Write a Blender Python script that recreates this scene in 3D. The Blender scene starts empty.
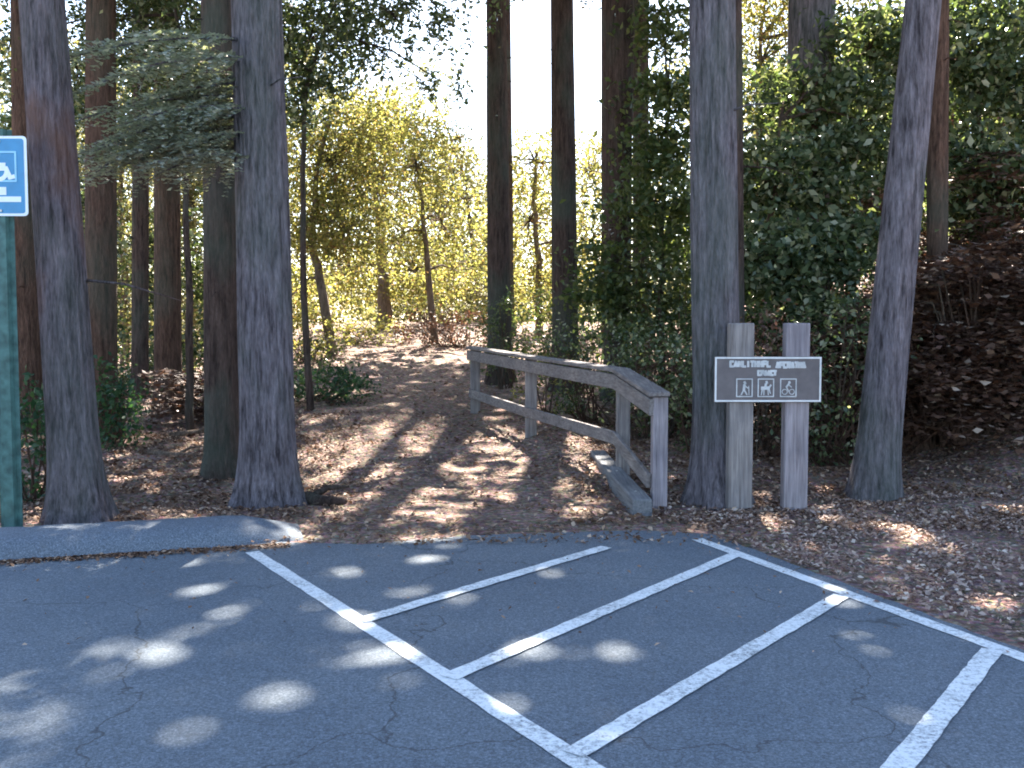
import bpy, math, random
import numpy as np
from mathutils import Vector

R = math.radians
rng = np.random.default_rng(11)
random.seed(5)
scene = bpy.context.scene
col = scene.collection

# ------------------------------------------------------------------ camera
F = 1000.0
PITCH = R(3.32)
CAMZ = 1.6
cam = bpy.data.cameras.new('camera')
camo = bpy.data.objects.new('camera', cam)
col.objects.link(camo)
camo.location = (0, 0, CAMZ)
camo.rotation_euler = (R(90) - PITCH, 0, 0)
cam.sensor_width = 36.0
cam.lens = 36.0 * F / 1024.0
cam.clip_start = 0.05
cam.clip_end = 3000
scene.camera = camo

# ------------------------------------------------------------------ light
SUN_EL, SUN_AZ = 47.0, 4.2          # azimuth to the right of straight ahead (+Y)
SUN_STRENGTH = 5.0
SKY_STRENGTH = 0.064
EXPOSURE = 3.12
world = bpy.data.worlds.new('World')
scene.world = world
world.use_nodes = True
wn = world.node_tree
bg = wn.nodes['Background']
sky = wn.nodes.new('ShaderNodeTexSky')
sky.sky_type = 'NISHITA'
sky.sun_disc = False
sky.sun_elevation = R(SUN_EL)
sky.sun_rotation = R(SUN_AZ)
sky.air_density = 1.0
sky.dust_density = 1.0
sky.ozone_density = 1.0
wn.links.new(sky.outputs[0], bg.inputs[0])
bg.inputs[1].default_value = SKY_STRENGTH
sl = bpy.data.lights.new('sun', 'SUN')
sl.energy = SUN_STRENGTH
sl.angle = R(0.55)
sl.color = (1.0, 0.93, 0.82)
slo = bpy.data.objects.new('sun', sl)
col.objects.link(slo)
sd = Vector((math.sin(R(SUN_AZ)) * math.cos(R(SUN_EL)), math.cos(R(SUN_AZ)) * math.cos(R(SUN_EL)), math.sin(R(SUN_EL))))
slo.rotation_euler = sd.to_track_quat('Z', 'Y').to_euler()
slo.location = (0, 0, 40)
scene.view_settings.view_transform = 'Standard'
scene.view_settings.look = 'None'
scene.view_settings.gamma = 1.0
scene.view_settings.exposure = EXPOSURE
scene.view_settings.use_curve_mapping = False
scene.render.engine = 'CYCLES'
scene.cycles.max_bounces = 7
scene.cycles.diffuse_bounces = 4
scene.cycles.transmission_bounces = 4
scene.cycles.use_denoising = True
scene.cycles.filter_width = 1.9


# ------------------------------------------------------------------ helpers
def smooth(a, b, x):
    t = np.clip((x - a) / (b - a), 0, 1)
    return t * t * (3 - 2 * t)


def terrain(x, y, micro=True):
    x = np.asarray(x, float)
    y = np.asarray(y, float)
    rise = np.interp(y, [0, 8.6, 11, 13, 15.5, 19, 23, 29, 36, 48, 80, 300], [0, 0, .05, .15, .29, .45, .78, 1.25, 1.72, 1.2, .8, .4])
    u = x / np.maximum(y, 8)
    left = 1 - .68 * smooth(-.19, -.27, u)
    z = rise * left
    bank = smooth(3.7, 9.5, x - .12 * (y - 9)) * smooth(9.3, 13.0, y) * 3.4 * (1 - .6 * smooth(40, 90, y))
    z = z + bank
    lowl = smooth(-1.2, -2.4, x) * smooth(8.3, 9.5, y) * (1 - smooth(11, 14, y)) * .10
    z = z - lowl
    if micro:
        m = .018 * np.sin(3.1 * x + 1.3 * np.sin(2.2 * y)) + .014 * np.sin(5.3 * y + 1.7 * np.sin(4.1 * x)) + .010 * np.sin(9.7 * x - 7.1 * y) + .06 * np.sin(.9 * x + .5) * np.sin(.7 * y)
        z = z + m * smooth(8.2, 10.0, y)
    return z


def ray(px, py):
    u = (px - 512) / F
    v = (384 - py) / F
    return Vector((u, math.cos(PITCH) + v * math.sin(PITCH), -math.sin(PITCH) + v * math.cos(PITCH)))


def at(px, py, Y):
    r = ray(px, py)
    return Vector((0, 0, CAMZ)) + r * (Y / r.y)


def flat(px, py, z=0.0):
    r = ray(px, py)
    return Vector((0, 0, CAMZ)) + r * ((z - CAMZ) / r.z)


def prop(o, label=None, cat=None, group=None, kind=None):
    if label: o['label'] = label
    if cat: o['category'] = cat
    if group: o['group'] = group
    if kind: o['kind'] = kind
    return o


def empty(name, loc, label, cat, group=None):
    o = bpy.data.objects.new(name, None)
    o.empty_display_size = .2
    col.objects.link(o)
    o.location = loc
    prop(o, label, cat, group)
    return o


def mesh_np(name, V, Fc, mat, parent=None, smooth_=False):
    """V (n,3), Fc (m,k) one k for all faces"""
    V = np.asarray(V, np.float32)
    Fc = np.asarray(Fc, np.int32)
    if parent is not None:
        V = V - np.array(parent_world(parent), np.float32)
    me = bpy.data.meshes.new(name)
    me.vertices.add(len(V))
    me.vertices.foreach_set('co', V.ravel())
    m, k = Fc.shape
    me.loops.add(m * k)
    me.loops.foreach_set('vertex_index', Fc.ravel())
    me.polygons.add(m)
    me.polygons.foreach_set('loop_start', np.arange(0, m * k, k, dtype=np.int32))
    if smooth_:
        me.polygons.foreach_set('use_smooth', np.ones(m, bool))
    me.materials.append(mat)
    me.update(calc_edges=True)
    o = bpy.data.objects.new(name, me)
    col.objects.link(o)
    if parent is not None:
        o.parent = parent
    return o


def parent_world(p):
    w = Vector((0, 0, 0))
    while p is not None:
        w = w + p.location
        p = p.parent
    return w


class Geo:
    """collects boxes / tubes with mixed polygons; build() links them as one mesh"""
    def __init__(self):
        self.v = []
        self.f = []

    def add(self, vs, fs):
        n = len(self.v)
        self.v += [tuple(p) for p in vs]
        self.f += [tuple(i + n for i in q) for q in fs]

    def box(self, c, ax, ay, az):
        c, ax, ay, az = map(Vector, (c, ax, ay, az))
        vs = [c + ax * i + ay * j + az * k for k in (-1, 1) for j in (-1, 1) for i in (-1, 1)]
        self.add(vs, [(0, 2, 3, 1), (4, 5, 7, 6), (0, 1, 5, 4), (2, 6, 7, 3), (0, 4, 6, 2), (1, 3, 7, 5)])

    def board(self, a, b, w, h, up=(0, 0, 1)):
        a, b = Vector(a), Vector(b)
        d = (b - a)
        s = d.cross(Vector(up)).normalized()
        u = s.cross(d).normalized()
        self.box((a + b) / 2, d / 2, s * w / 2, u * h / 2)

    def tube(self, pts, rad, seg=7):
        pts = [Vector(p) for p in pts]
        rings = []
        for i, p in enumerate(pts):
            d = (pts[min(i + 1, len(pts) - 1)] - pts[max(i - 1, 0)]).normalized()
            s = d.cross(Vector((.13, .21, 1)) if abs(d.z) < .9 else Vector((1, .1, 0))).normalized()
            t = d.cross(s)
            rings.append([p + (s * math.cos(2 * math.pi * k / seg) + t * math.sin(2 * math.pi * k / seg)) * rad[i] for k in range(seg)])
        vs = [q for r in rings for q in r]
        fs = []
        for i in range(len(pts) - 1):
            for k in range(seg):
                a = i * seg + k
                b = i * seg + (k + 1) % seg
                fs.append((a, b, b + seg, a + seg))
        fs.append(tuple(range(seg - 1, -1, -1)))
        fs.append(tuple((len(pts) - 1) * seg + k for k in range(seg)))
        self.add(vs, fs)

    def build(self, name, mat, parent=None, bevel=0.0, smooth_=False):
        w = parent_world(parent) if parent is not None else Vector((0, 0, 0))
        me = bpy.data.meshes.new(name)
        me.from_pydata([tuple(Vector(p) - w) for p in self.v], [], self.f)
        me.materials.append(mat)
        if smooth_:
            for p in me.polygons: p.use_smooth = True
        o = bpy.data.objects.new(name, me)
        col.objects.link(o)
        if parent is not None: o.parent = parent
        if bevel > 0:
            b = o.modifiers.new('bevel', 'BEVEL')
            b.width = bevel
            b.segments = 2
            b.limit_method = 'ANGLE'
        return o


# ------------------------------------------------------------------ materials
def new_mat(name):
    m = bpy.data.materials.new(name)
    m.use_nodes = True
    nt = m.node_tree
    nt.nodes.clear()
    out = nt.nodes.new('ShaderNodeOutputMaterial')
    return m, nt, out


def N(nt, t, **kw):
    n = nt.nodes.new(t)
    for k, v in kw.items():
        if k in n.inputs:
            n.inputs[k].default_value = v
        else:
            setattr(n, k, v)
    return n


def ramp(nt, stops):
    r = nt.nodes.new('ShaderNodeValToRGB')
    e = r.color_ramp.elements
    while len(e) < len(stops): e.new(0.5)
    for i, (p, c) in enumerate(stops):
        e[i].position = p
        e[i].color = (*c, 1)
    return r


def tex_coords(nt, scale=(1, 1, 1)):
    g = nt.nodes.new('ShaderNodeNewGeometry')
    mp = nt.nodes.new('ShaderNodeMapping')
    mp.inputs['Scale'].default_value = scale
    nt.links.new(g.outputs['Position'], mp.inputs['Vector'])
    return mp.outputs[0]


def mat_bark(name, dark, light, moss=0.0, warm=None):
    m, nt, out = new_mat(name)
    L = nt.links.new
    co = tex_coords(nt, (15, 15, 1.9))
    n1 = N(nt, 'ShaderNodeTexNoise', Scale=1.6, Detail=9.0, Roughness=.65)
    L(co, n1.inputs['Vector'])
    co2 = tex_coords(nt, (50, 50, 9))
    n2 = N(nt, 'ShaderNodeTexNoise', Scale=1.5, Detail=6.0, Roughness=.6)
    L(co2, n2.inputs['Vector'])
    mid = tuple((a + b) / 2 for a, b in zip(dark, light))
    r = ramp(nt, [(.33, dark), (.48, mid), (.66, light)])
    L(n1.outputs[0], r.inputs[0])
    r2 = ramp(nt, [(.3, (.55, .52, .5)), (.62, (1.15, 1.12, 1.1))])
    L(n2.outputs[0], r2.inputs[0])
    mx = N(nt, 'ShaderNodeMix', data_type='RGBA', blend_type='MULTIPLY')
    mx.inputs[0].default_value = .8
    L(r.outputs[0], mx.inputs[6]); L(r2.outputs[0], mx.inputs[7])
    cur = mx.outputs[2]
    co3 = tex_coords(nt, (1.3, 1.3, .7))
    n3 = N(nt, 'ShaderNodeTexNoise', Scale=1.0, Detail=4.0)
    L(co3, n3.inputs['Vector'])
    if warm:
        rw = ramp(nt, [(.50, (0, 0, 0)), (.66, (1, 1, 1))])
        L(n3.outputs[0], rw.inputs[0])
        m3 = N(nt, 'ShaderNodeMix', data_type='RGBA')
        L(rw.outputs[0], m3.inputs[0]); L(cur, m3.inputs[6]); m3.inputs[7].default_value = (*warm, 1)
        cur = m3.outputs[2]
    if moss:
        rm = ramp(nt, [(.36, (moss, moss, moss)), (.52, (0, 0, 0))])
        L(n3.outputs[0], rm.inputs[0])
        m4 = N(nt, 'ShaderNodeMix', data_type='RGBA')
        L(rm.outputs[0], m4.inputs[0]); L(cur, m4.inputs[6]); m4.inputs[7].default_value = (.10, .14, .11, 1)
        cur = m4.outputs[2]
    b = N(nt, 'ShaderNodeBsdfPrincipled', Roughness=.93)
    b.inputs['Specular IOR Level'].default_value = .15
    L(cur, b.inputs['Base Color'])
    add = N(nt, 'ShaderNodeMath', operation='ADD')
    L(n1.outputs[0], add.inputs[0]); L(n2.outputs[0], add.inputs[1])
    bp = N(nt, 'ShaderNodeBump', Strength=1.0, Distance=.06)
    L(add.outputs[0], bp.inputs['Height'])
    L(bp.outputs[0], b.inputs['Normal'])
    L(b.outputs[0], out.inputs[0])
    return m


def mat_leaf(name, stops, trans=.45, tboost=1.6, rough=.55, tint=(1.1, 1.15, .55)):
    m, nt, out = new_mat(name)
    L = nt.links.new
    g = nt.nodes.new('ShaderNodeNewGeometry')
    r = ramp(nt, stops)
    L(g.outputs['Random Per Island'], r.inputs[0])
    b = N(nt, 'ShaderNodeBsdfPrincipled', Roughness=rough)
    b.inputs['Specular IOR Level'].default_value = .35
    L(r.outputs[0], b.inputs['Base Color'])
    t = nt.nodes.new('ShaderNodeBsdfTranslucent')
    mx = N(nt, 'ShaderNodeMix', data_type='RGBA', blend_type='MULTIPLY')
    mx.inputs[0].default_value = 1
    mx.clamp_result = True
    L(r.outputs[0], mx.inputs[6])
    mx.inputs[7].default_value = (tboost * tint[0], tboost * tint[1], tboost * tint[2], 1)
    L(mx.outputs[2], t.inputs[0])
    ms = nt.nodes.new('ShaderNodeMixShader')
    ms.inputs[0].default_value = trans
    L(b.outputs[0], ms.inputs[1]); L(t.outputs[0], ms.inputs[2])
    L(ms.outputs[0], out.inputs[0])
    return m


def mat_ground():
    m, nt, out = new_mat('forest_floor')
    L = nt.links.new
    co = tex_coords(nt)
    n1 = N(nt, 'ShaderNodeTexNoise', Scale=1.1, Detail=6.0, Roughness=.6)
    n2 = N(nt, 'ShaderNodeTexNoise', Scale=16.0, Detail=8.0, Roughness=.7)
    v = N(nt, 'ShaderNodeTexVoronoi', Scale=26.0)
    for n in (n1, n2, v): L(co, n.inputs['Vector'])
    r1 = ramp(nt, [(.3, (.085, .048, .035)), (.5, (.22, .135, .095)), (.7, (.45, .33, .25))])
    L(n2.outputs[0], r1.inputs[0])
    r2 = ramp(nt, [(.35, (.7, .66, .66)), (.65, (1.2, 1.12, 1.05))])
    L(n1.outputs[0], r2.inputs[0])
    mx = N(nt, 'ShaderNodeMix', data_type='RGBA', blend_type='MULTIPLY')
    mx.inputs[0].default_value = 1
    L(r1.outputs[0], mx.inputs[6]); L(r2.outputs[0], mx.inputs[7])
    mv = N(nt, 'ShaderNodeMix', data_type='RGBA', blend_type='OVERLAY')
    mv.inputs[0].default_value = .35
    L(mx.outputs[2], mv.inputs[6]); L(v.outputs['Color'], mv.inputs[7])
    hs = N(nt, 'ShaderNodeHueSaturation', Saturation=.75)
    L(mv.outputs[2], hs.inputs['Color'])
    b = N(nt, 'ShaderNodeBsdfPrincipled', Roughness=.95)
    b.inputs['Specular IOR Level'].default_value = .15
    L(hs.outputs[0], b.inputs['Base Color'])
    add = N(nt, 'ShaderNodeMath', operation='ADD')
    L(n2.outputs[0], add.inputs[0]); L(v.outputs['Distance'], add.inputs[1])
    bp = N(nt, 'ShaderNodeBump', Strength=1.0, Distance=.03)
    L(add.outputs[0], bp.inputs['Height']); L(bp.outputs[0], b.inputs['Normal'])
    L(b.outputs[0], out.inputs[0])
    return m


def mat_asphalt(name='asphalt', base=(.112, .134, .156), dusty=True):
    m, nt, out = new_mat(name)
    L = nt.links.new
    co = tex_coords(nt)
    n1 = N(nt, 'ShaderNodeTexNoise', Scale=85.0, Detail=5.0, Roughness=.8)
    n2 = N(nt, 'ShaderNodeTexNoise', Scale=.9, Detail=5.0, Roughness=.6)
    n3 = N(nt, 'ShaderNodeTexNoise', Scale=9.0, Detail=6.0, Roughness=.65)
    vo = N(nt, 'ShaderNodeTexVoronoi', Scale=170.0)
    for n in (n1, n2, n3, vo): L(co, n.inputs['Vector'])
    c = lambda k: tuple(k * x for x in base)
    r1 = ramp(nt, [(.34, c(.5)), (.5, c(1)), (.66, c(2.0))])
    L(n1.outputs[0], r1.inputs[0])
    r2 = ramp(nt, [(.3, (.82, .84, .88)), (.7, (1.15, 1.12, 1.1))])
    L(n2.outputs[0], r2.inputs[0])
    mx = N(nt, 'ShaderNodeMix', data_type='RGBA', blend_type='MULTIPLY'); mx.inputs[0].default_value = 1
    L(r1.outputs[0], mx.inputs[6]); L(r2.outputs[0], mx.inputs[7])
    r3 = ramp(nt, [(.56, (0, 0, 0)), (.78, (.55, .55, .55))])
    L(n3.outputs[0], r3.inputs[0])
    m2 = N(nt, 'ShaderNodeMix', data_type='RGBA')
    L(r3.outputs[0], m2.inputs[0]); L(mx.outputs[2], m2.inputs[6]); m2.inputs[7].default_value = (.13, .13, .135, 1)
    wv_ = N(nt, 'ShaderNodeTexNoise', Scale=2.2, Detail=6.0)
    L(co, wv_.inputs['Vector'])
    vm = N(nt, 'ShaderNodeVectorMath', operation='MULTIPLY_ADD')
    L(wv_.outputs['Color'], vm.inputs[0]); vm.inputs[1].default_value = (.7, .7, 0); L(co, vm.inputs[2])
    cr = N(nt, 'ShaderNodeTexVoronoi', Scale=.42, feature='DISTANCE_TO_EDGE')
    L(vm.outputs[0], cr.inputs['Vector'])
    rc = ramp(nt, [(.0, (1, 1, 1)), (.0035, (0, 0, 0))])
    L(cr.outputs['Distance'], rc.inputs[0])
    m5 = N(nt, 'ShaderNodeMix', data_type='RGBA')
    mm = N(nt, 'ShaderNodeMath', operation='MULTIPLY')
    L(rc.outputs[0], mm.inputs[0]); mm.inputs[1].default_value = .7
    L(mm.outputs[0], m5.inputs[0]); L(m2.outputs[2], m5.inputs[6]); m5.inputs[7].default_value = (.03, .03, .03, 1)
    m2 = m5
    b = N(nt, 'ShaderNodeBsdfPrincipled', Roughness=.82)
    b.inputs['Specular IOR Level'].default_value = .35
    L(m2.outputs[2], b.inputs['Base Color'])
    bp = N(nt, 'ShaderNodeBump', Strength=.6, Distance=.004)
    L(vo.outputs['Distance'], bp.inputs['Height']); L(bp.outputs[0], b.inputs['Normal'])
    L(b.outputs[0], out.inputs[0])
    return m


def mat_paint():
    m, nt, out = new_mat('road_paint')
    L = nt.links.new
    co = tex_coords(nt)
    n1 = N(nt, 'ShaderNodeTexNoise', Scale=45.0, Detail=8.0, Roughness=.75)
    n2 = N(nt, 'ShaderNodeTexNoise', Scale=3.0, Detail=4.0)
    for n in (n1, n2): L(co, n.inputs['Vector'])
    ad = N(nt, 'ShaderNodeMath', operation='MULTIPLY_ADD')
    L(n2.outputs[0], ad.inputs[0]); ad.inputs[1].default_value = .35; L(n1.outputs[0], ad.inputs[2])
    r = ramp(nt, [(.50, (.15, .16, .17)), (.62, (.52, .54, .54)), (.72, (.74, .76, .76))])
    L(ad.outputs[0], r.inputs[0])
    b = N(nt, 'ShaderNodeBsdfPrincipled', Roughness=.7)
    L(r.outputs[0], b.inputs['Base Color'])
    L(b.outputs[0], out.inputs[0])
    return m


def mat_wood(name, dark, light, axis=2):
    m, nt, out = new_mat(name)
    L = nt.links.new
    s = [30, 30, 30]
    s[axis] = 1.6
    tc = nt.nodes.new('ShaderNodeTexCoord')
    mp = nt.nodes.new('ShaderNodeMapping')
    mp.inputs['Scale'].default_value = s
    L(tc.outputs['Object'], mp.inputs['Vector'])
    n1 = N(nt, 'ShaderNodeTexNoise', Scale=1.4, Detail=8.0, Roughness=.65, Distortion=.4)
    L(mp.outputs[0], n1.inputs['Vector'])
    n2 = N(nt, 'ShaderNodeTexNoise', Scale=3.0, Detail=4.0)
    L(tc.outputs['Object'], n2.inputs['Vector'])
    r = ramp(nt, [(.3, dark), (.7, light)])
    L(n1.outputs[0], r.inputs[0])
    r2 = ramp(nt, [(.3, (.75, .75, .78)), (.7, (1.15, 1.12, 1.08))])
    L(n2.outputs[0], r2.inputs[0])
    mx = N(nt, 'ShaderNodeMix', data_type='RGBA', blend_type='MULTIPLY'); mx.inputs[0].default_value = 1
    L(r.outputs[0], mx.inputs[6]); L(r2.outputs[0], mx.inputs[7])
    b = N(nt, 'ShaderNodeBsdfPrincipled', Roughness=.85)
    b.inputs['Specular IOR Level'].default_value = .2
    L(mx.outputs[2], b.inputs['Base Color'])
    bp = N(nt, 'ShaderNodeBump', Strength=.5, Distance=.006)
    L(n1.outputs[0], bp.inputs['Height']); L(bp.outputs[0], b.inputs['Normal'])
    L(b.outputs[0], out.inputs[0])
    return m


def mat_plain(name, c, rough=.5, spec=.4, var=.12, metal=0.0):
    m, nt, out = new_mat(name)
    L = nt.links.new
    co = tex_coords(nt)
    n1 = N(nt, 'ShaderNodeTexNoise', Scale=14.0, Detail=6.0)
    L(co, n1.inputs['Vector'])
    r = ramp(nt, [(.3, tuple(x * (1 - var) for x in c)), (.7, tuple(min(1, x * (1 + var)) for x in c))])
    L(n1.outputs[0], r.inputs[0])
    b = N(nt, 'ShaderNodeBsdfPrincipled', Roughness=rough, Metallic=metal)
    b.inputs['Specular IOR Level'].default_value = spec
    L(r.outputs[0], b.inputs['Base Color'])
    L(b.outputs[0], out.inputs[0])
    return m


M = {}
M['bark_grey'] = mat_bark('bark_grey', (.056, .048, .054), (.32, .29, .325), moss=.35)
M['bark_purple'] = mat_bark('bark_purple', (.054, .044, .050), (.30, .255, .285), moss=.3, warm=(.20, .105, .075))
M['bark_dark'] = mat_bark('bark_dark', (.04, .028, .024), (.15, .105, .09), moss=.45)
M['bark_brown'] = mat_bark('bark_brown', (.05, .03, .022), (.19, .115, .085), moss=.3)
M['bark_pale'] = mat_bark('bark_pale', (.10, .075, .055), (.32, .25, .20))
M['redwood_leaf'] = mat_leaf('redwood_leaf', [(0, (.030, .055, .026)), (.5, (.055, .085, .040)), (.85, (.09, .115, .055)), (1, (.16, .11, .06))], trans=.3, tboost=1.3)
M['grey_leaf'] = mat_leaf('grey_leaf', [(0, (.20, .22, .20)), (.5, (.34, .37, .32)), (.85, (.45, .46, .40)), (1, (.19, .14, .09))], trans=.3, tboost=1.3)
M['bay_leaf'] = mat_leaf('bay_leaf', [(0, (.045, .065, .035)), (.5, (.085, .115, .058)), (.78, (.15, .175, .095)), (1, (.40, .40, .28))], trans=.35, tboost=1.5, rough=.25)  # palest tone paints sun glints into the leaf colour
M['maple_leaf'] = mat_leaf('maple_leaf', [(0, (.055, .06, .02)), (.3, (.13, .125, .04)), (.7, (.23, .215, .07)), (.92, (.31, .235, .085)), (1, (.17, .09, .045))], trans=.55, tboost=1.6, tint=(1.08, 1.12, .8))
M['pale_leaf'] = mat_leaf('pale_leaf', [(0, (.06, .07, .022)), (.5, (.12, .12, .045)), (1, (.21, .18, .08))], trans=.5, tboost=1.35, tint=(1.1, 1.08, .85))
M['green_leaf'] = mat_leaf('green_leaf', [(0, (.045, .07, .032)), (.5, (.08, .11, .045)), (1, (.17, .18, .075))], trans=.4, tboost=1.5, rough=.3)
M['fern_leaf'] = mat_leaf('fern_leaf', [(0, (.018, .05, .025)), (.6, (.035, .08, .04)), (1, (.07, .11, .05))], trans=.35, tboost=1.4)
M['dead_leaf'] = mat_leaf('dead_leaf', [(0, (.06, .03, .02)), (.5, (.125, .064, .042)), (.86, (.20, .115, .075)), (1, (.46, .36, .28))], trans=.2, tboost=1.2, tint=(1.1, .9, .7))
M['litter'] = mat_leaf('litter', [(0, (.08, .042, .028)), (.45, (.18, .10, .062)), (.8, (.30, .19, .125)), (1, (.56, .42, .31))], trans=.12, tboost=1.0, tint=(1, .85, .7), rough=.75)
M['litter_pale'] = mat_leaf('litter_pale', [(0, (.17, .10, .08)), (.45, (.33, .22, .175)), (.8, (.46, .34, .28)), (1, (.66, .55, .46))], trans=.12, tboost=1.0, tint=(1, .85, .7), rough=.75)
M['ground'] = mat_ground()
M['asphalt'] = mat_asphalt()
M['berm'] = mat_asphalt('berm_asphalt', (.12, .142, .17))
M['paint'] = mat_paint()
M['wood'] = mat_wood('weathered_wood', (.12, .105, .10), (.34, .31, .30))
M['wood_lav'] = mat_wood('weathered_wood_post', (.15, .13, .14), (.38, .34, .36))
M['timber'] = mat_wood('edging_timber', (.10, .105, .11), (.24, .24, .25), axis=1)
M['rail_wood'] = mat_wood('rail_wood', (.11, .095, .09), (.30, .27, .26), axis=1)
M['sign_brown'] = mat_plain('sign_brown_board', (.15, .13, .13), .7, .2)
M['sign_white'] = mat_plain('sign_white_paint', (.68, .67, .66), .6, .3)
M['sign_mark'] = mat_plain('sign_worn_white_marks', (.50, .50, .50), .6, .3, .25)
M['sign_blue'] = mat_plain('sign_blue_enamel', (.035, .235, .46), .35, .5, .08)
M['sign_light'] = mat_plain('sign_reflective_white', (.75, .80, .84), .35, .5, .04)
M['sign_cyan'] = mat_plain('sign_light_blue_line', (.28, .58, .78), .35, .5, .05)
M['green_post'] = mat_plain('green_painted_steel', (.055, .125, .115), .55, .35, .4)
M['bolt'] = mat_plain('galvanised_bolt', (.4, .4, .4), .4, .5, .1, .8)


# ------------------------------------------------------------------ setting: ground, asphalt, markings
def axis_coords(segs):
    out = []
    for a, b, s in segs:
        out.append(np.arange(a, b, s))
    return np.concatenate(out)


xs = axis_coords([(-400, -60, 20), (-60, -14, 2), (-14, 14, .11), (14, 60, 2), (60, 401, 20)])
ys = axis_coords([(-120, -10, 10), (-10, 7, 1), (7, 24, .11), (24, 40, .3), (40, 100, 3), (100, 701, 30)])
X, Y = np.meshgrid(xs, ys)
Z = terrain(X, Y)
nz = rng.normal(0, 1, Z.shape) * .006 * smooth(8.2, 9.5, Y) * (np.abs(X) < 14) * (Y < 24)
Z = Z + nz
V = np.stack([X.ravel(), Y.ravel(), Z.ravel()], 1)
nx = len(xs); ny = len(ys)
I = (np.arange(ny - 1)[:, None] * nx + np.arange(nx - 1)[None, :]).ravel()
Fq = np.stack([I, I + 1, I + 1 + nx, I + nx], 1)
g = mesh_np('ground', V, Fq, M['ground'], smooth_=True)
prop(g, 'brown leaf covered forest floor and trail rising between the trees', 'ground', kind='structure')


def sheet(name, outline, z, mat, jitter=0.0):
    """flat n-gon a few mm above the ground; jitter roughens the outline"""
    pts = []
    n = len(outline)
    for i in range(n):
        a = Vector(outline[i]); b = Vector(outline[(i + 1) % n])
        k = max(1, int((b - a).length / .09)) if jitter else 1
        k = min(k, 220)
        for j in range(k):
            p = a.lerp(b, j / k)
            if jitter and j:
                p = p + Vector((random.uniform(-1, 1), random.uniform(-1, 1))) * jitter
            pts.append((p.x, p.y, z))
    g = Geo(); g.add(pts, [tuple(range(len(pts)))])
    return g.build(name, mat)


kerbA = flat(0, 562).to_2d(); kerbB = flat(246, 547).to_2d()
dk = (kerbB - kerbA).normalized()
kL = kerbA - dk * 14
rA = flat(697, 536).to_2d(); rB = flat(1010, 656).to_2d()
dr = (rB - rA).normalized()
off = Vector((dr.y, -dr.x)); off = off if off.x > 0 else -off
outline = [(-30, -60), (30, -60), (30, -9), tuple(rB + dr * 12 + off * .35), tuple(rB + off * .12), tuple(rA + off * .13),
           tuple(flat(640, 531).to_2d()), tuple(flat(470, 536).to_2d()), tuple(flat(360, 545).to_2d()), tuple(flat(250, 541).to_2d()),
           tuple(kerbA + Vector((0, .25))), tuple(kL + Vector((0, .25))), (-30, kL.y)]
a = sheet('parking_lot', outline, .005, M['asphalt'], .018)
prop(a, 'blue grey asphalt of the parking lot', 'asphalt', kind='structure')


def line(name, p, q, w0, w1, z=.010):
    p = Vector(p); q = Vector(q)
    d = (q - p).normalized(); s = Vector((-d.y, d.x))
    n = 40
    vs = []
    for i in range(n + 1):
        c = p.lerp(q, i / n); w = (w0 + (w1 - w0) * i / n) / 2
        for sg in (-1, 1):
            e = w + random.uniform(-.004, .004)
            vs.append((c.x + s.x * e * sg, c.y + s.y * e * sg, z))
    g = Geo(); g.add(vs, [(2 * i, 2 * i + 1, 2 * i + 3, 2 * i + 2) for i in range(n)])
    o = g.build(name, M['paint'])
    prop(o, kind='structure')
    return o


f2 = lambda px, py: flat(px, py).to_2d()
lp = f2(252, 553); lq = f2(577, 762)
line('painted_line', lp, lq + (lq - lp).normalized() * .6, .10, .105, .009)
rq = f2(1010, 654)
line('painted_line', f2(697, 540), rq + (rq - f2(697, 540)).normalized() * 1.5, .10, .10, .009)
for (a_, b_) in (((360, 623), (606, 548.5)), ((448, 680), (738, 555)), ((573, 757), (842, 597)), ((905, 762), (992, 652))):
    p = f2(*a_); q = f2(*b_)
    d = (q - p).normalized()
    if a_[0] == 905: p = p - d * .6
    line('painted_line', p, q, .10, .10, .013)

# asphalt kerb (rolled berm) along the left edge
prof = [(-.02, 0), (.02, .055), (.07, .11), (.15, .14), (.34, .15), (.46, .15), (.56, .09), (.6, -.05)]
vs = []
nk = 150
end = kerbB + dk * .42
for i in range(nk + 1):
    c = kL.lerp(end, i / nk)
    c = c + Vector((-dk.y, dk.x)) * .12 * max(0, (i / nk - .93) / .07) ** 2
    sc = 1 - .85 * max(0, (i / nk - .965) / .035) ** 1.5
    n_ = Vector((-dk.y, dk.x))
    for (t, z) in prof:
        q = c + n_ * (t + random.uniform(-.008, .008))
        vs.append((q.x, q.y, max(z, -.05) * sc + random.uniform(-.004, .004) + (.0 if z > 0 else -.02)))
np_ = len(prof)
fs = [(i * np_ + j, (i + 1) * np_ + j, (i + 1) * np_ + j + 1, i * np_ + j + 1) for i in range(nk) for j in range(np_ - 1)]
fs = [f[::-1] for f in fs]
fs.append(tuple(nk * np_ + j for j in range(np_)))
g = Geo(); g.add(vs, fs)
k = g.build('kerb', M['berm'], smooth_=True)
prop(k, 'low rounded asphalt kerb along the left edge of the lot', 'kerb', kind='structure')


# ------------------------------------------------------------------ leaves
def unit(v):
    return v / np.maximum(np.linalg.norm(v, axis=1, keepdims=True), 1e-9)


# ------------------------------------------------------------------ gaps in the canopy
# the crowns overhead are open along the sun's direction where the photograph shows pools of sun on the ground
SX, SY_ = sd.x / sd.z, sd.y / sd.z
LEAFLOG = []
_r = np.random.default_rng(3)


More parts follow.
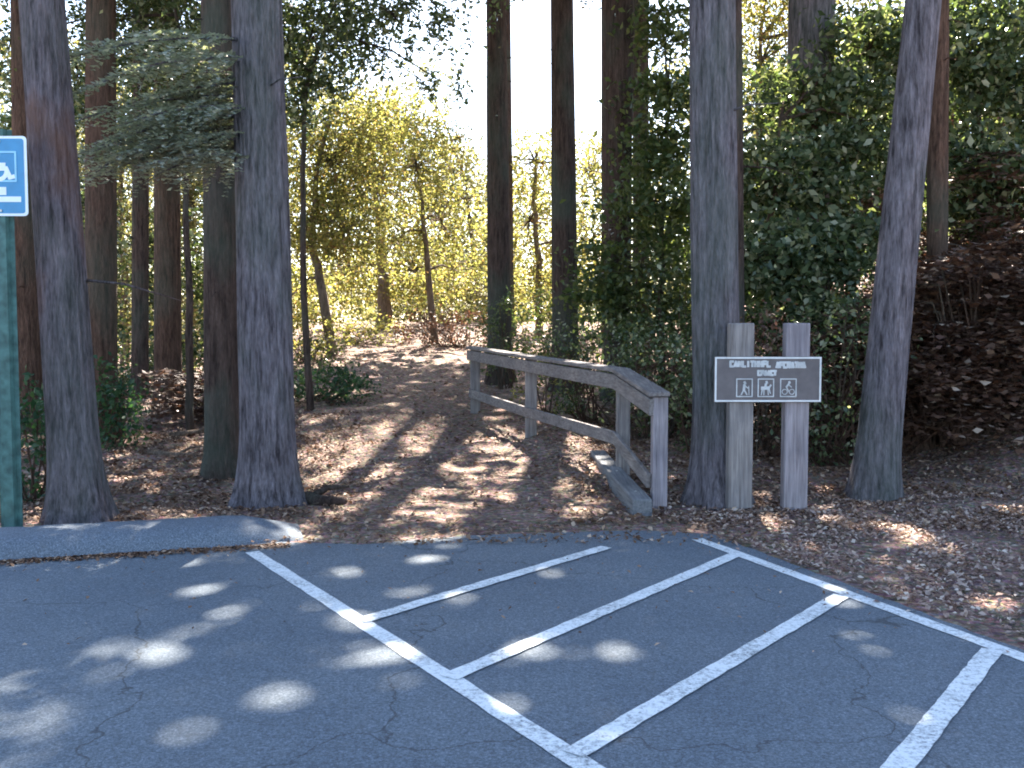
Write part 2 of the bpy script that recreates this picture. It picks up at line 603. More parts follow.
def field(x, y, wl, seed):
    r = np.random.default_rng(seed)
    v = np.zeros_like(x)
    for k in range(14):
        a = r.uniform(0, 6.28); w = 6.28 / (wl * r.uniform(.7, 1.7)); p = r.uniform(0, 6.28)
        v = v + np.sin((x * np.cos(a) + y * np.sin(a)) * w + p + .8 * np.sin(x * 1.3 + p) )
    return v / math.sqrt(7.0)


SPOTS = [(170, 551, 24, 4), (120, 575, 30, 5), (198, 592, 28, 5), (222, 617, 22, 6), (190, 634, 28, 5), (140, 656, 36, 7), (282, 700, 27, 8),
         (182, 520, 22, 4), (30, 572, 22, 4), (60, 592, 20, 4), (20, 620, 14, 4), (345, 620, 24, 9), (395, 597, 30, 6), (535, 652, 46, 14), (650, 583, 30, 5),
         (655, 628, 30, 7), (655, 648, 24, 5), (665, 553, 38, 7), (640, 541, 14, 4), (430, 560, 26, 5), (330, 574, 26, 6), (470, 601, 26, 4), (370, 655, 30, 4),
         (405, 686, 22, 4), (850, 604, 20, 6), (780, 527, 26, 6), (765, 546, 40, 5), (920, 543, 28, 10), (1000, 606, 26, 6), (290, 528, 30, 5), (272, 545, 46, 5),
         (620, 655, 24, 6), (690, 612, 18, 4), (735, 690, 14, 3), (560, 575, 18, 4), (485, 486, 30, 15), (570, 495, 30, 9), (572, 518, 20, 6), (375, 515, 48, 12),
         (420, 540, 40, 9), (425, 472, 36, 9), (350, 446, 44, 11), (330, 470, 28, 7), (402, 430, 30, 7), (300, 490, 14, 5), (500, 430, 18, 6), (555, 441, 20, 6),
         (588, 452, 16, 5), (445, 520, 22, 7), (360, 500, 30, 6), (1010, 560, 20, 5), (880, 580, 16, 4), (830, 535, 14, 4), (700, 530, 22, 4)]
_sp = []
for (a_, b_, c_, d_) in SPOTS:
    zz = 0.0
    for it in range(3):
        q = flat(a_, b_, zz); zz = float(terrain(q.x, q.y, False))
    q2 = flat(a_ + c_, b_, zz); q3 = flat(a_, b_ - d_, zz); q4 = flat(a_, b_ + d_, zz)
    _sp.append((q.x, (q3.y + q4.y) / 2, max(.10, q2.x - q.x), max(.12, abs(q3.y - q4.y) / 2)))


def want_lit(x, y):
    lit = np.zeros(x.shape, bool)
    wob = field(x, y, .22, 41) * .36 - .12
    for (a, b, rx, ry) in _sp:
        lit |= ((x - a) / rx) ** 2 + ((y - b) / ry) ** 2 < 1 + wob * 2
    u = x / np.maximum(y, 1)
    f = field(x * .8, y, .42, 7)
    lit |= (y < 8.0) & (x < 4.5) & (field(x * .8, y, .26, 17) > 1.9)
    path = (u > -.21) & (u < .10) & (y > 8.3)
    lit |= path & (y < 13.0) & (f > np.where((y < 10.8) & (u > -.15), -.15, .2))
    lit |= path & (y >= 13.4) & (y < 22.5) & (f > 1.7)
    lit |= (u > -.24) & (u < .12) & (y >= 22.5) & (y < 38) & (f > -.1)
    lit |= (y > 7.2) & (y < 20) & (f > 1.55)
    lit |= (y > 22) & (f > .9)
    return lit


def cast(P):
    z = np.zeros(len(P))
    for it in range(2):
        h = P[:, 2] - z
        x = P[:, 0] - SX * h; y = P[:, 1] - SY_ * h
        z = np.where((np.abs(x) < 40) & (y > -20) & (y < 60), terrain(x, y, False), 0)
    return x, y, h


class Leaves:
    def __init__(self):
        self.C, self.A, self.B, self.H = [], [], [], []

    def add(self, C, A, B, fold=None):
        """C centre, A half length vector, B half width vector"""
        self.C.append(C); self.A.append(A); self.B.append(B)
        nrm = np.cross(A, B)
        nrm = unit(nrm) * np.linalg.norm(B, axis=1, keepdims=True) * .35
        self.H.append(nrm)

    def count(self):
        return sum(len(c) for c in self.C)

    def build(self, name, mat, parent=None, shape=4):
        C = np.concatenate(self.C); A = np.concatenate(self.A); B = np.concatenate(self.B); H = np.concatenate(self.H)
        if not name.startswith('leaf_litter'):
            gx, gy, gh = cast(C)
            inr = (gx > -9) & (gx < 9) & (gy > 1) & (gy < 38) & (gh > 2.2)
            drop = inr.copy(); drop[inr] = want_lit(gx[inr], gy[inr])
            if name in ('foliage', 'low_branches'): drop[:] = False
            kp = ~drop
            C, A, B, H = C[kp], A[kp], B[kp], H[kp]
            ar = 2 * np.linalg.norm(np.cross(A, B), axis=1) * .55
            m_ = inr[kp]
            LEAFLOG.append(np.stack([gx[kp][m_], gy[kp][m_], ar[m_]], 1))
        n = len(C)
        V = np.empty((n, 4, 3), np.float32)
        V[:, 0] = C - A
        V[:, 1] = C + B + H - A * .1
        V[:, 2] = C + A - H * .5
        V[:, 3] = C - B + H - A * .1
        Fc = np.arange(n * 4, dtype=np.int32).reshape(n, 4)
        return mesh_np(name, V.reshape(-1, 3), Fc, mat, parent)


def rand_leaves(L, C, size, width=.5, upbias=.6, rg=rng):
    n = len(C)
    nrm = rg.normal(0, 1, (n, 3)); nrm[:, 2] += upbias * np.sign(rg.normal(0.6, 1, n)) * 1.2
    nrm = unit(nrm)
    a = unit(np.cross(nrm, rg.normal(0, 1, (n, 3))))
    b = np.cross(nrm, a)
    s = size * rg.uniform(.55, 1.35, (n, 1)) / 2
    L.add(C, a * s, b * s * width)


def clump_crown(L, centre, radii, nclump, per, csize, leaf, width=.55, seed=0, shell=.5, flatten=.6):
    rg = np.random.default_rng(seed)
    d = unit(rg.normal(0, 1, (nclump, 3)))
    r = rg.uniform(0, 1, (nclump, 1)) ** (1 / (3 - 2 * 0))
    r = shell * np.sqrt(r) + (1 - shell) * r
    cc = np.array(centre) + d * r * np.array(radii)
    k = rg.poisson(per, nclump) + 3
    idx = np.repeat(np.arange(nclump), k)
    sz = csize * rg.uniform(.5, 1.4, nclump)
    off = rg.normal(0, 1, (len(idx), 3)) * sz[idx][:, None] * np.array([1, 1, flatten])
    rand_leaves(L, cc[idx] + off, leaf, width, rg=rg)
    return cc


def spray(L, W, start, az, length, droop, leaf=.05, step=.07, fan=.42, rg=rng, lift=.15, lw=.22, thick=.012):
    """flat conifer branch: main axis, side twigs, narrow leaflets; W collects the wood"""
    n = max(4, int(length / step))
    t = np.linspace(0.12, 1, n)
    d = np.array([math.sin(az), math.cos(az), 0])
    s = np.array([math.cos(az), -math.sin(az), 0])
    ax = np.array(start)[None] + d[None] * (t * length)[:, None] + np.array([0, 0, 1])[None] * ((lift * t - droop * t * t) * length)[:, None]
    ax = ax + s[None] * (np.sin(t * 3 + az * 7) * .06 * length)[:, None]
    if W is not None:
        pp = [tuple(start)] + [tuple(ax[int(i)]) for i in np.linspace(0, n - 1, 5)]
        W.tube(pp, [thick * (1.2 - .19 * i) for i in range(6)], 4)
    C, A, B = [], [], []
    for sg in (-1, 1):
        tl = fan * length * (1.08 - t) * rg.uniform(.6, 1.2, n) + .05
        tw = unit(d[None] * rg.uniform(.5, .9, (n, 1)) + sg * s[None] + np.array([0, 0, 1]) * rg.uniform(-.45, .12, (n, 1)))
        m = np.maximum(2, (tl / (leaf * .75)).astype(int))
        idx = np.repeat(np.arange(n), m)
        fr = np.concatenate([np.linspace(.1, 1, q) for q in m])
        p = ax[idx] + tw[idx] * (tl[idx] * fr)[:, None]
        p[:, 2] -= .25 * tl[idx] * fr * fr
        side = np.cross(tw[idx], np.array([0, 0, 1.0]))
        for s2 in (-1, 1):
            a = unit(tw[idx] * .7 + s2 * side + rg.normal(0, .22, (len(idx), 3)))
            hl = leaf * rg.uniform(.6, 1.25, (len(idx), 1)) / 2
            b = unit(np.cross(a, np.array([0, 0, 1.0]) + rg.normal(0, .35, (len(idx), 3))))
            C.append(p + a * hl); A.append(a * hl); B.append(b * hl * lw * 2)
    L.add(np.concatenate(C), np.concatenate(A), np.concatenate(B))
    return ax[-1]


# ------------------------------------------------------------------ trunks
def trunk_verts(base, top, r0, r1, seg=48, dz=.12, seed=0, flare=.35, rough=.06, bend=.0):
    rg = np.random.default_rng(seed)
    base = np.array(base, float); top = np.array(top, float)
    H = np.linalg.norm(top - base)
    zfine = np.arange(0, min(H, 6.5), dz)
    zc = np.arange(6.5, H, .8) if H > 6.5 else np.array([])
    zs = np.concatenate([[-.25], zfine, zc, [H]]) / H
    th = np.linspace(0, 2 * np.pi, seg, endpoint=False)
    ks = np.array([2, 3, 5, 8, 11, 14, 17, 21, 26, 31])
    am = np.array([.7, .5, .4, .45, .6, .65, .65, .6, .5, .4])
    ph = rg.uniform(0, 6.28, len(ks)); tw = rg.uniform(-.35, .35, len(ks)); tf = rg.uniform(.5, 1.6, len(ks))
    V = []
    bd = rg.normal(0, 1, 2); bd /= np.linalg.norm(bd)
    for t in zs:
        z = t * H
        r = (r0 + (r1 - r0) * max(t, 0)) * (1 + flare * math.exp(-max(z, 0) / .28))
        arg = ks[:, None] * th[None] + (ph + tw * z + .8 * np.sin(tf * z + ph))[:, None]
        wv = np.sqrt(np.abs(np.sin(arg / 2 + .6 * np.sin(1.7 * z + ks[:, None])))) - .6
        wv[:2] = np.sin(arg[:2])
        f = (am[:, None] * wv).sum(0) / am.sum() * 2.2 * rough
        lob = flare * .5 * math.exp(-max(z, 0) / .35) * np.sin(5 * th + ph[0]) * .5
        rr = r * (1 + f + lob)
        c = base + (top - base) * t
        c[:2] += bd * bend * math.sin(t * math.pi * 2.3)
        V.append(np.stack([c[0] + rr * np.cos(th), c[1] + rr * np.sin(th), np.full(seg, c[2])], 1))
    V = np.concatenate(V)
    n = len(zs)
    i = (np.arange(n - 1)[:, None] * seg + np.arange(seg)[None]).ravel()
    j = (np.arange(n - 1)[:, None] * seg + (np.arange(seg)[None] + 1) % seg).ravel()
    Fc = np.stack([i, j, j + seg, i + seg], 1)
    return V, Fc


def trunk_point(base, top, z):
    base = Vector(base); top = Vector(top)
    t = (z - base.z) / (top.z - base.z)
    return base.lerp(top, t)


def build_trunk(root, base, top, r0, r1, mat, wood=None, **kw):
    V, Fc = trunk_verts(base, top, r0, r1, **kw)
    Fl = [tuple(map(int, f)) for f in Fc]
    if wood is not None and wood.v:
        g = Geo(); g.v = [tuple(v) for v in V.tolist()]; g.f = Fl
        g.add(wood.v, wood.f)
        return g.build('trunk', mat, root, smooth_=True)
    return mesh_np('trunk', V, Fc, mat, root, smooth_=True)


RED = 'redwood trees round the trailhead'


def redwood(px0, Yb, px1, w0, w1, label, mat, H=18, zc=(9, 17), nb=46, blen=2.6, seed=1, leafmat='redwood_leaf', py1=0, name='redwood_tree', low=(), stubs=6, rough=.06, coarse=.13, flare=.35, hi=True, dens=1.5):
    """px0/px1: where the trunk meets the ground / where it stands at picture row py1"""
    x0 = (px0 - 512) / F * Yb
    bz = float(terrain(x0, Yb, False))
    base = Vector((x0, Yb, bz))
    p1 = at(px1, py1, Yb)
    d = (p1 - base)
    top = base + d * ((H - bz) / d.z)
    r0 = w0 / F * Yb / 2; r1v = w1 / F * Yb / 2
    # taper: radius r1v at visible top, r0 at ground (before flare)
    rt = max(.05, r0 + (r1v - r0) * (H - bz) / d.z)
    root = empty(name, base, label, 'tree', RED if name == 'redwood_tree' else 'slender trees by the trail')
    rg = np.random.default_rng(seed)
    W = Geo(); L = Leaves()
    for i in range(int(nb * dens)):
        z = rg.uniform(*zc)
        f = (z - zc[0]) / max(.1, zc[1] - zc[0])
        ln = blen * (1.05 - .7 * f) * rg.uniform(.6, 1.15)
        p = trunk_point(base, top, z)
        spray(L, W, p, rg.uniform(0, 6.28), ln, rg.uniform(.15, .5), leaf=coarse, step=coarse * 1.2, fan=.45, rg=rg, lw=.42, thick=.03)
    if L.count(): L.build('crown', M[leafmat], root)
    for (z, az, ln, dr, lf) in low:
        pass
    if low:
        L2 = Leaves()
        for (z, az, ln, dr, lf) in low:
            p = trunk_point(base, top, z)
            spray(L2, W, p, R(az), ln, dr, leaf=lf, step=.05, fan=.42, rg=rg, lw=.30, thick=.018, lift=.1)
        L2.build('low_branches', M['grey_leaf'] if leafmat == 'grey_leaf' else M[leafmat], root)
    for i in range(stubs):
        z = bz + rg.uniform(1.6, 6.5)
        p = trunk_point(base, top, z)
        a_ = rg.uniform(0, 6.28); ln = rg.uniform(.25, 1.0)
        q = p + Vector((math.cos(a_) * ln, math.sin(a_) * ln, rg.uniform(-.25, .2) * ln))
        W.tube([p, p.lerp(q, .5) + Vector((0, 0, .05)), q], [.014, .009, .003], 4)
    build_trunk(root, base, top, r0, rt, mat, W, seed=seed, seg=150 if Yb < 11 else 40, dz=.07 if Yb < 11 else .25, rough=rough, flare=flare)
    REDS.append((root, base, leafmat))
    return root, base, top


REDS = []
# --- near trunks at the edge of the lot
redwood(76, 8.15, 42, 48, 40, 'leaning grey purple redwood trunk beside the green sign post', M['bark_purple'], H=19, zc=(10, 18), seed=21, stubs=4, rough=.15, flare=.5)
lowb = [(3.1 + .09 * i, 236 + (i * 37) % 66, 1.0 + .1 * ((i * 5) % 8), .25 + .03 * (i % 5), .055) for i in range(12)] + [(3.3, 262, 1.7, .25, .05), (3.25, 250, 1.35, .32, .05), (3.45, 285, 1.5, .18, .05), (3.6, 270, 1.5, .42, .05), (3.15, 275, 1.15, .38, .05), (3.5, 238, 1.2, .3, .05), (3.75, 255, 1.0, .35, .05), (3.35, 300, 1.3, .35, .05)]
redwood(266, 9.05, 257, 50, 46, 'straight grey redwood trunk left of the trail with a low drooping branch', M['bark_grey'], H=20, zc=(10.5, 19), seed=22, stubs=3, rough=.15, flare=.5, low=lowb, leafmat='grey_leaf')
redwood(719, 8.95, 712, 44, 43, 'straight grey redwood trunk directly behind the brown trail sign', M['bark_grey'], H=20, zc=(10, 19), seed=23, stubs=3, rough=.15, flare=.5)
redwood(876, 9.2, 923, 41, 33, 'slim grey trunk leaning right beside the brown brush', M['bark_grey'], H=16, zc=(9, 15.5), nb=34, blen=2.2, seed=24, stubs=2, rough=.06)

# --- darker trunks further back
redwood(221, 11.2, 218, 34, 30, 'dark trunk standing close behind the straight grey trunk on the left', M['bark_dark'], H=17, zc=(6.6, 16), nb=54, blen=2.6, seed=31, py1=100)
redwood(99, 13.5, 101, 31, 27, 'dark brown trunk just right of the leaning grey purple trunk', M['bark_brown'], H=19, zc=(7.6, 18), nb=56, blen=3.0, seed=32)
redwood(139, 19.5, 141, 16, 15, 'thinnest dark trunk in the left background gap', M['bark_dark'], H=18, zc=(8.5, 17), nb=36, blen=2.6, seed=33)
redwood(167, 17.0, 166, 26, 23, 'dark reddish trunk under the low drooping branch', M['bark_brown'], H=18, zc=(7.5, 17), nb=50, blen=3.0, seed=34)
redwood(27, 14.5, 24, 26, 24, 'shaded brown trunk behind the green sign post', M['bark_brown'], H=18, zc=(6.8, 17), nb=50, blen=3.0, seed=35)
redwood(500, 19.5, 496, 24, 19, 'dark trunk at the top of the trail wrapped by green ivy below', M['bark_dark'], H=19, zc=(8.6, 18.6), nb=60, blen=2.6, seed=36)
redwood(566, 18.2, 562, 27, 22, 'dark trunk in the middle of the bright sky gap', M['bark_dark'], H=19, zc=(8.2, 18.6), nb=60, blen=2.8, seed=37)
redwood(617, 17.2, 620, 25, 26, 'thick dark trunk right of the bright sky gap', M['bark_dark'], H=19, zc=(8.0, 18.6), nb=60, blen=2.8, seed=38)
redwood(641, 21.5, 641, 17, 15, 'thin shaded trunk touching the thick dark one on its right', M['bark_dark'], H=18, zc=(9.2, 17), nb=44, blen=2.2, seed=39)
redwood(738, 12.4, 733, 17, 17, 'dark narrow trunk hidden behind the trunk at the trail sign', M['bark_dark'], H=16, zc=(9, 15.5), nb=36, blen=2.6, seed=40)
redwood(806, 14.8, 812, 44, 44, 'wide purple brown trunk showing above the green thicket', M['bark_purple'], H=19, zc=(8.8, 18), nb=54, blen=3.2, seed=41)
redwood(938, 12.6, 938, 20, 20, 'reddish trunk behind the top of the slim leaning trunk', M['bark_brown'], H=18, zc=(8, 17), nb=48, blen=3.0, seed=42)

redwood(507, 29.5, 504, 15, 12, 'added distant shade tree mostly hidden behind the ivy wrapped trunk', M['bark_dark'], H=24, zc=(12, 23), nb=40, blen=3.4, seed=43)  # this and the next two: redwoods added so their crowns shade the trail
redwood(214, 28.5, 211, 16, 13, 'added distant shade tree mostly hidden behind the dark trunk on the left', M['bark_dark'], H=24, zc=(12, 23), nb=40, blen=3.4, seed=44)
redwood(610, 27.0, 609, 17, 15, 'added distant shade tree just left of and behind the thick dark trunk', M['bark_dark'], H=24, zc=(11.5, 23), nb=40, blen=3.4, seed=45)


# ------------------------------------------------------------------ broadleaf trees
def broad(px0, Yb, label, mat_l, barkm, path, clumps, r0=.07, name='maple_tree', group=None, leaf=.10, seed=0, density=1.0, cat='tree', pert=24, csz=.30, flat_=.6):
    """path: picture points (px,py) the trunk passes through; clumps: (px,py,dY,rx,rz,n)"""
    x0 = (px0 - 512) / F * Yb
    base = Vector((x0, Yb, float(terrain(x0, Yb, False))))
    root = empty(name, base, label, cat, group)
    rg = np.random.default_rng(seed)
    pts = [base - Vector((0, 0, .2))] + [at(a, b, Yb + rg.uniform(-.2, .2)) for a, b in path]
    # refine
    fine = []
    for i in range(len(pts) - 1):
        for k in range(4):
            q = pts[i].lerp(pts[i + 1], k / 4)
            fine.append(q + Vector(rg.normal(0, .02, 3)) * (1 if (i or k) else 0))
    fine.append(pts[-1])
    n = len(fine)
    W = Geo()
    W.tube(fine, [r0 * (1.25 - .95 * i / (n - 1)) for i in range(n)], 9)
    L = Leaves()
    for (cx, cy, dY, rx, rz, nc) in clumps:
        c = at(cx, cy, Yb + dY)
        cc = clump_crown(L, c, (rx, rx * .8, rz), int(nc * density), pert, csz, leaf, seed=int(rg.integers(1e6)), flatten=flat_)
        st = fine[int(n * .55)] if c.z > fine[int(n * .55)].z else fine[int(n * .4)]
        near = min(fine, key=lambda q: (q - c).length)
        W.tube([near, near.lerp(c, .5) + Vector((0, 0, .15)), c], [r0 * .45, r0 * .3, r0 * .15], 5)
        for q in cc[:max(3, len(cc) // 6)]:
            q = Vector(q)
            W.tube([c, c.lerp(q, .5) + Vector(rg.normal(0, .06, 3)), q], [r0 * .2, r0 * .13, r0 * .05], 3)
    W.build('trunk', barkm, root, smooth_=True)
    L.build('crown', mat_l, root)
    return root


MG = 'sunlit maples beyond the trail'
P = M['bark_pale']
broad(334, 24, 'yellow green maple with thin leaning trunk left of the trail crest', M['maple_leaf'], P, [(322, 290), (312, 240), (318, 170), (330, 110)],
      [(330, 160, 0, 1.3, 1.2, 70), (310, 220, .5, 1.0, .9, 45), (360, 130, 1, 1.2, 1.0, 55), (345, 230, -.5, 1.1, .8, 40), (300, 290, 1, .8, .7, 24)], r0=.11, group=MG, seed=1, density=3.2)
broad(436, 27, 'yellow maple with thin upright trunk right of the trail crest', M['maple_leaf'], P, [(428, 270), (424, 220), (416, 160)],
      [(415, 165, 0, 1.5, 1.3, 80), (440, 220, .5, 1.2, 1.0, 50), (395, 240, 0, 1.1, .9, 40), (455, 270, 1, 1.0, .8, 30)], r0=.09, group=MG, seed=2, density=3.2)
broad(384, 33, 'broad golden maple directly over the crest of the trail', M['maple_leaf'], P, [(384, 290), (380, 240), (376, 180)],
      [(370, 180, 0, 2.0, 1.6, 90), (400, 130, 1, 1.8, 1.3, 70), (350, 270, 1, 1.5, 1.2, 50), (415, 270, .5, 1.5, 1.2, 50)], r0=.22, group=MG, seed=3, leaf=.12, density=3.6)
broad(540, 30, 'yellow maple seen between the two dark trunks of the sky gap', M['maple_leaf'], P, [(538, 260), (534, 200), (536, 150)],
      [(535, 160, 0, 1.0, 1.3, 45), (530, 220, .5, 1.3, 1.2, 55), (545, 280, 0, 1.3, 1.1, 45), (590, 170, 1, .9, 1.3, 40), (592, 240, 1, 1.0, 1.2, 45)], r0=.10, group=MG, seed=4, leaf=.11, density=3.0)
broad(480, 38, 'pale washed out maple left of the ivy wrapped trunk', M['pale_leaf'], P, [(476, 280), (470, 220), (466, 180)],
      [(465, 200, 0, 1.6, 1.4, 60), (475, 260, 0, 1.8, 1.3, 60), (450, 170, 1, 1.3, 1.0, 36), (430, 90, .5, 1.5, 1.2, 22), (470, 290, -2, 2.2, .9, 50)], r0=.12, group=MG, seed=5, leaf=.13, density=3.0)
broad(124, 30, 'pale yellow tree seen in the gap right of the dark brown trunk', M['pale_leaf'], P, [(124, 280), (120, 200), (124, 120)],
      [(124, 120, 0, 1.6, 1.8, 60), (122, 220, 0, 1.4, 1.6, 55), (126, 300, 0, 1.2, 1.2, 40), (80, 180, 1, 1.6, 2.2, 60)], r0=.12, group=MG, seed=6, leaf=.12, density=3.0)
broad(191, 27, 'pale sunlit tree seen beneath the low drooping branch', M['pale_leaf'], P, [(190, 280), (188, 200), (192, 130)],
      [(190, 200, 0, 1.0, 1.6, 55), (192, 290, 0, 1.0, 1.3, 45), (200, 100, 1, 1.5, 1.6, 55)], r0=.10, group=MG, seed=7, leaf=.11, density=3.0)
broad(762, 26, 'bright yellow green tree top above the thicket right of the sign', M['maple_leaf'], P, [(762, 200), (758, 120), (760, 40)],
      [(762, 60, 0, 1.2, 1.9, 60), (770, -20, 0, 1.6, 1.6, 60), (850, 30, 0, 1.1, 1.4, 40), (845, -60, 1, 1.3, 1.2, 35)], r0=.12, group=MG, seed=8, leaf=.11, density=3.0)

# darker broadleaf trees close to the trail
BG = 'dark green bay trees in the shade'
broad(310, 15.5, 'dark leafy tree whose upper branches cross the sky left of centre', M['bay_leaf'], M['bark_dark'], [(306, 330), (303, 200), (305, 90), (330, 10), (380, -60)],
      [(310, 40, 0, .8, .5, 60), (350, 20, .5, .9, .55, 60), (300, 100, 0, .45, .6, 34), (395, 18, 0, .8, .4, 36), (440, 40, .5, .7, .45, 26), (470, -10, 0, .8, .4, 30), (370, -60, 0, 1.6, .7, 90), (300, -60, 1, 1.2, .8, 80), (420, 80, .5, .35, .3, 9), (330, 90, 0, .5, .3, 14), (455, 90, .6, .3, .35, 8), (280, 60, 0, .5, .9, 34), (385, 60, .3, .5, .4, 14), (470, 40, .5, .3, .3, 8)], r0=.05, name='bay_tree', group=BG, seed=11, density=1.5, leaf=.095, pert=18, csz=.17)
broad(190, 14.2, 'dark tree with foliage hanging above the low drooping branch', M['bay_leaf'], M['bark_dark'], [(188, 300), (186, 180), (184, 60), (170, -30)],
      [(150, 60, 0, .9, .55, 45), (200, 50, 0, .8, .6, 50), (120, 20, .5, .8, .5, 36), (190, 120, 0, .6, .3, 30), (170, -20, 0, 1.3, .6, 70), (75, 60, .5, .4, .7, 20), (10, 40, .5, .5, .8, 34)], r0=.05, name='bay_tree', group=BG, seed=12, density=1.9, leaf=.085, pert=16, csz=.17)
broad(662, 16.5, 'green bay tree filling the gap between the dark trunks and the sign trunk', M['green_leaf'], M['bark_dark'], [(660, 300), (662, 200), (668, 100)],
      [(665, 130, 0, .6, .9, 60), (655, 200, -.3, .8, .7, 60), (670, 60, .3, .5, .7, 34), (662, 10, .3, .35, .5, 16), (640, 270, 0, 1.0, .6, 60), (660, 320, 0, .9, .5, 50), (600, 300, .4, .5, .5, 20)], r0=.06, name='bay_tree', group=BG, seed=13, density=1.4, leaf=0.123, pert=22, csz=.24, flat_=.28)
broad(778, 13.4, 'shaded bay tree with scattered bright leaves behind the sign posts', M['bay_leaf'], M['bark_brown'], [(776, 300), (772, 220), (780, 120)],
      [(765, 180, 0, .7, .6, 60), (820, 170, .5, .8, .6, 70), (860, 120, .6, .6, .7, 55), (770, 260, -.3, .7, .5, 60), (840, 250, -.2, .7, .5, 60), (790, 100, .8, .8, .5, 44), (870, 50, .8, .6, .6, 40), (800, 320, -.2, .7, .4, 50)], r0=.06, name='bay_tree', group=BG, seed=14, density=1.6, leaf=0.123, pert=22, csz=.24, flat_=.28)
broad(985, 14.0, 'green tree spreading over the brown brush at the right edge', M['bay_leaf'], M['bark_brown'], [(980, 300), (985, 180), (975, 60)],
      [(960, 60, 0, .9, .6, 70), (1010, 100, 0, .9, .6, 70), (1000, 20, .5, 1.0, .6, 70), (940, 150, 0, .6, .4, 40), (990, 170, -.3, .8, .4, 44), (1060, 60, 0, 1.0, 1.0, 80), (905, 40, .5, .5, .6, 34), (970, 215, .2, .8, .35, 40), (1015, 190, .2, .7, .4, 40)], r0=.07, name='bay_tree', group=BG, seed=15, density=1.6, leaf=0.123, pert=22, csz=.24, flat_=.28)
broad(850, 19.0, 'deep shade tree closing the view behind the green thicket', M['green_leaf'], M['bark_dark'], [(850, 280), (846, 180), (850, 60)],
      [(800, 200, 0, 1.3, 1.0, 80), (880, 200, 0, 1.4, 1.1, 90), (840, 110, 0, 1.3, .9, 80), (930, 100, 0, 1.3, 1.2, 80), (700, 240, 1, 1.0, 1.2, 60), (1000, 140, 0, 1.6, 1.4, 100), (760, 300, 0, 1.2, .8, 60)], r0=.10, name='bay_tree', group=BG, seed=16, density=1.4, leaf=0.174, pert=22, csz=.24, flat_=.28)

broad(62, 20.5, 'shaded leafy tree behind the leaning grey purple trunk', M['bay_leaf'], M['bark_dark'], [(60, 300), (58, 200), (62, 80)],
      [(60, 230, 0, 1.0, 1.2, 80), (75, 320, 0, .9, .9, 60), (60, 110, .5, 1.0, 1.2, 70), (20, 180, .3, 1.0, 1.6, 90), (15, 320, .3, .9, 1.0, 60), (90, 390, 0, .8, .5, 30)], r0=.09, name='bay_tree', group=BG, seed=17, leaf=.15, pert=24, csz=.28, flat_=.3)
broad(158, 22.5, 'shaded leafy tree between the thinnest dark trunk and the reddish trunk', M['bay_leaf'], M['bark_dark'], [(156, 300), (158, 200), (160, 100)],
      [(158, 260, 0, .5, 1.4, 60), (160, 350, 0, .6, .6, 40), (160, 110, .5, 1.1, 1.3, 80), (218, 260, .3, .5, 1.6, 70), (220, 350, .2, .6, .7, 40), (205, 80, .3, .9, 1.4, 70), (95, 250, .5, .5, 1.6, 50)], r0=.07, name='bay_tree', group=BG, seed=18, leaf=.15, pert=24, csz=.26, flat_=.3)
broad(925, 17.5, 'brown leaved tree behind the dry brush and the slim leaning trunk', M['dead_leaf'], M['bark_brown'], [(926, 260), (930, 180), (928, 100)],
      [(930, 210, 0, 1.2, .9, 90), (990, 230, 0, 1.2, .9, 90), (960, 150, .3, 1.1, .8, 60), (880, 260, 0, 1.0, .8, 60), (1030, 200, 0, 1.2, 1.2, 70)], r0=.08, name='bay_tree', group=BG, seed=19, leaf=.10, pert=26, csz=.26)


# ------------------------------------------------------------------ shrubs
def shrub(px, Yb, w, h, label, mat, n, leaf=.07, seed=0, name='shrub', group='shrubs under the trees', cat='shrub', per=20, csz=.13, z0=0.0):
    x0 = (px - 512) / F * Yb
    base = Vector((x0, Yb, float(terrain(x0, Yb, False)) + z0))
    root = empty(name, base, label, cat, group)
    L = Leaves(); W = Geo()
    cc = clump_crown(L, (base.x, base.y, base.z + h * .5), (w / 2, w * .4, h * .52), n, per, csz, leaf, seed=seed, flatten=.8)
    # keep leaves above the ground
    for C in L.C:
        C[:, 2] = np.maximum(C[:, 2], terrain(C[:, 0], C[:, 1], False) + .02)
    rg = np.random.default_rng(seed)
    for q in cc[::3]:
        q = Vector(q)
        b = base + Vector((rg.normal(0, .08 * w), rg.normal(0, .05), -.05))
        W.tube([b, b.lerp(q, .6) + Vector(rg.normal(0, .05, 3)), q], [.014, .009, .004], 4)
    W.build('stem', M['bark_brown'], root)
    L.build('foliage', mat, root)
    return root


SG = 'shrubs under the trees'
shrub(505, 18.6, 1.0, 2.0, 'green ivy bush around the foot of the dark trunk on the crest', M['green_leaf'], 40, seed=51)
shrub(310, 19.5, 1.8, .9, 'mottled bush under the leaning maple trunk', M['green_leaf'], 34, seed=52)
shrub(548, 15.0, 1.3, 1.1, 'small yellow green bush beyond the middle of the rail fence', M['maple_leaf'], 18, seed=53)
shrub(590, 14.6, 1.6, 1.5, 'dark bush behind the rail fence below the thick dark trunk', M['bay_leaf'], 60, seed=54)
shrub(655, 12.8, 1.3, 1.5, 'dense dark green bush behind the fence corner', M['bay_leaf'], 70, seed=55)
shrub(700, 11.6, 1.2, 1.3, 'dark bush between the fence corner and the sign', M['bay_leaf'], 55, seed=56)
shrub(768, 11.4, 1.3, 1.7, 'shaded brown and green thicket between the two sign posts', M['dead_leaf'], 60, seed=57)
shrub(832, 11.2, 1.4, 1.9, 'dark green thicket between the right sign post and the slim leaning trunk', M['bay_leaf'], 80, seed=58)
shrub(112, 13.0, .8, 1.1, 'dark fern clump right of the leaning grey purple trunk', M['fern_leaf'], 40, seed=59, leaf=.08)
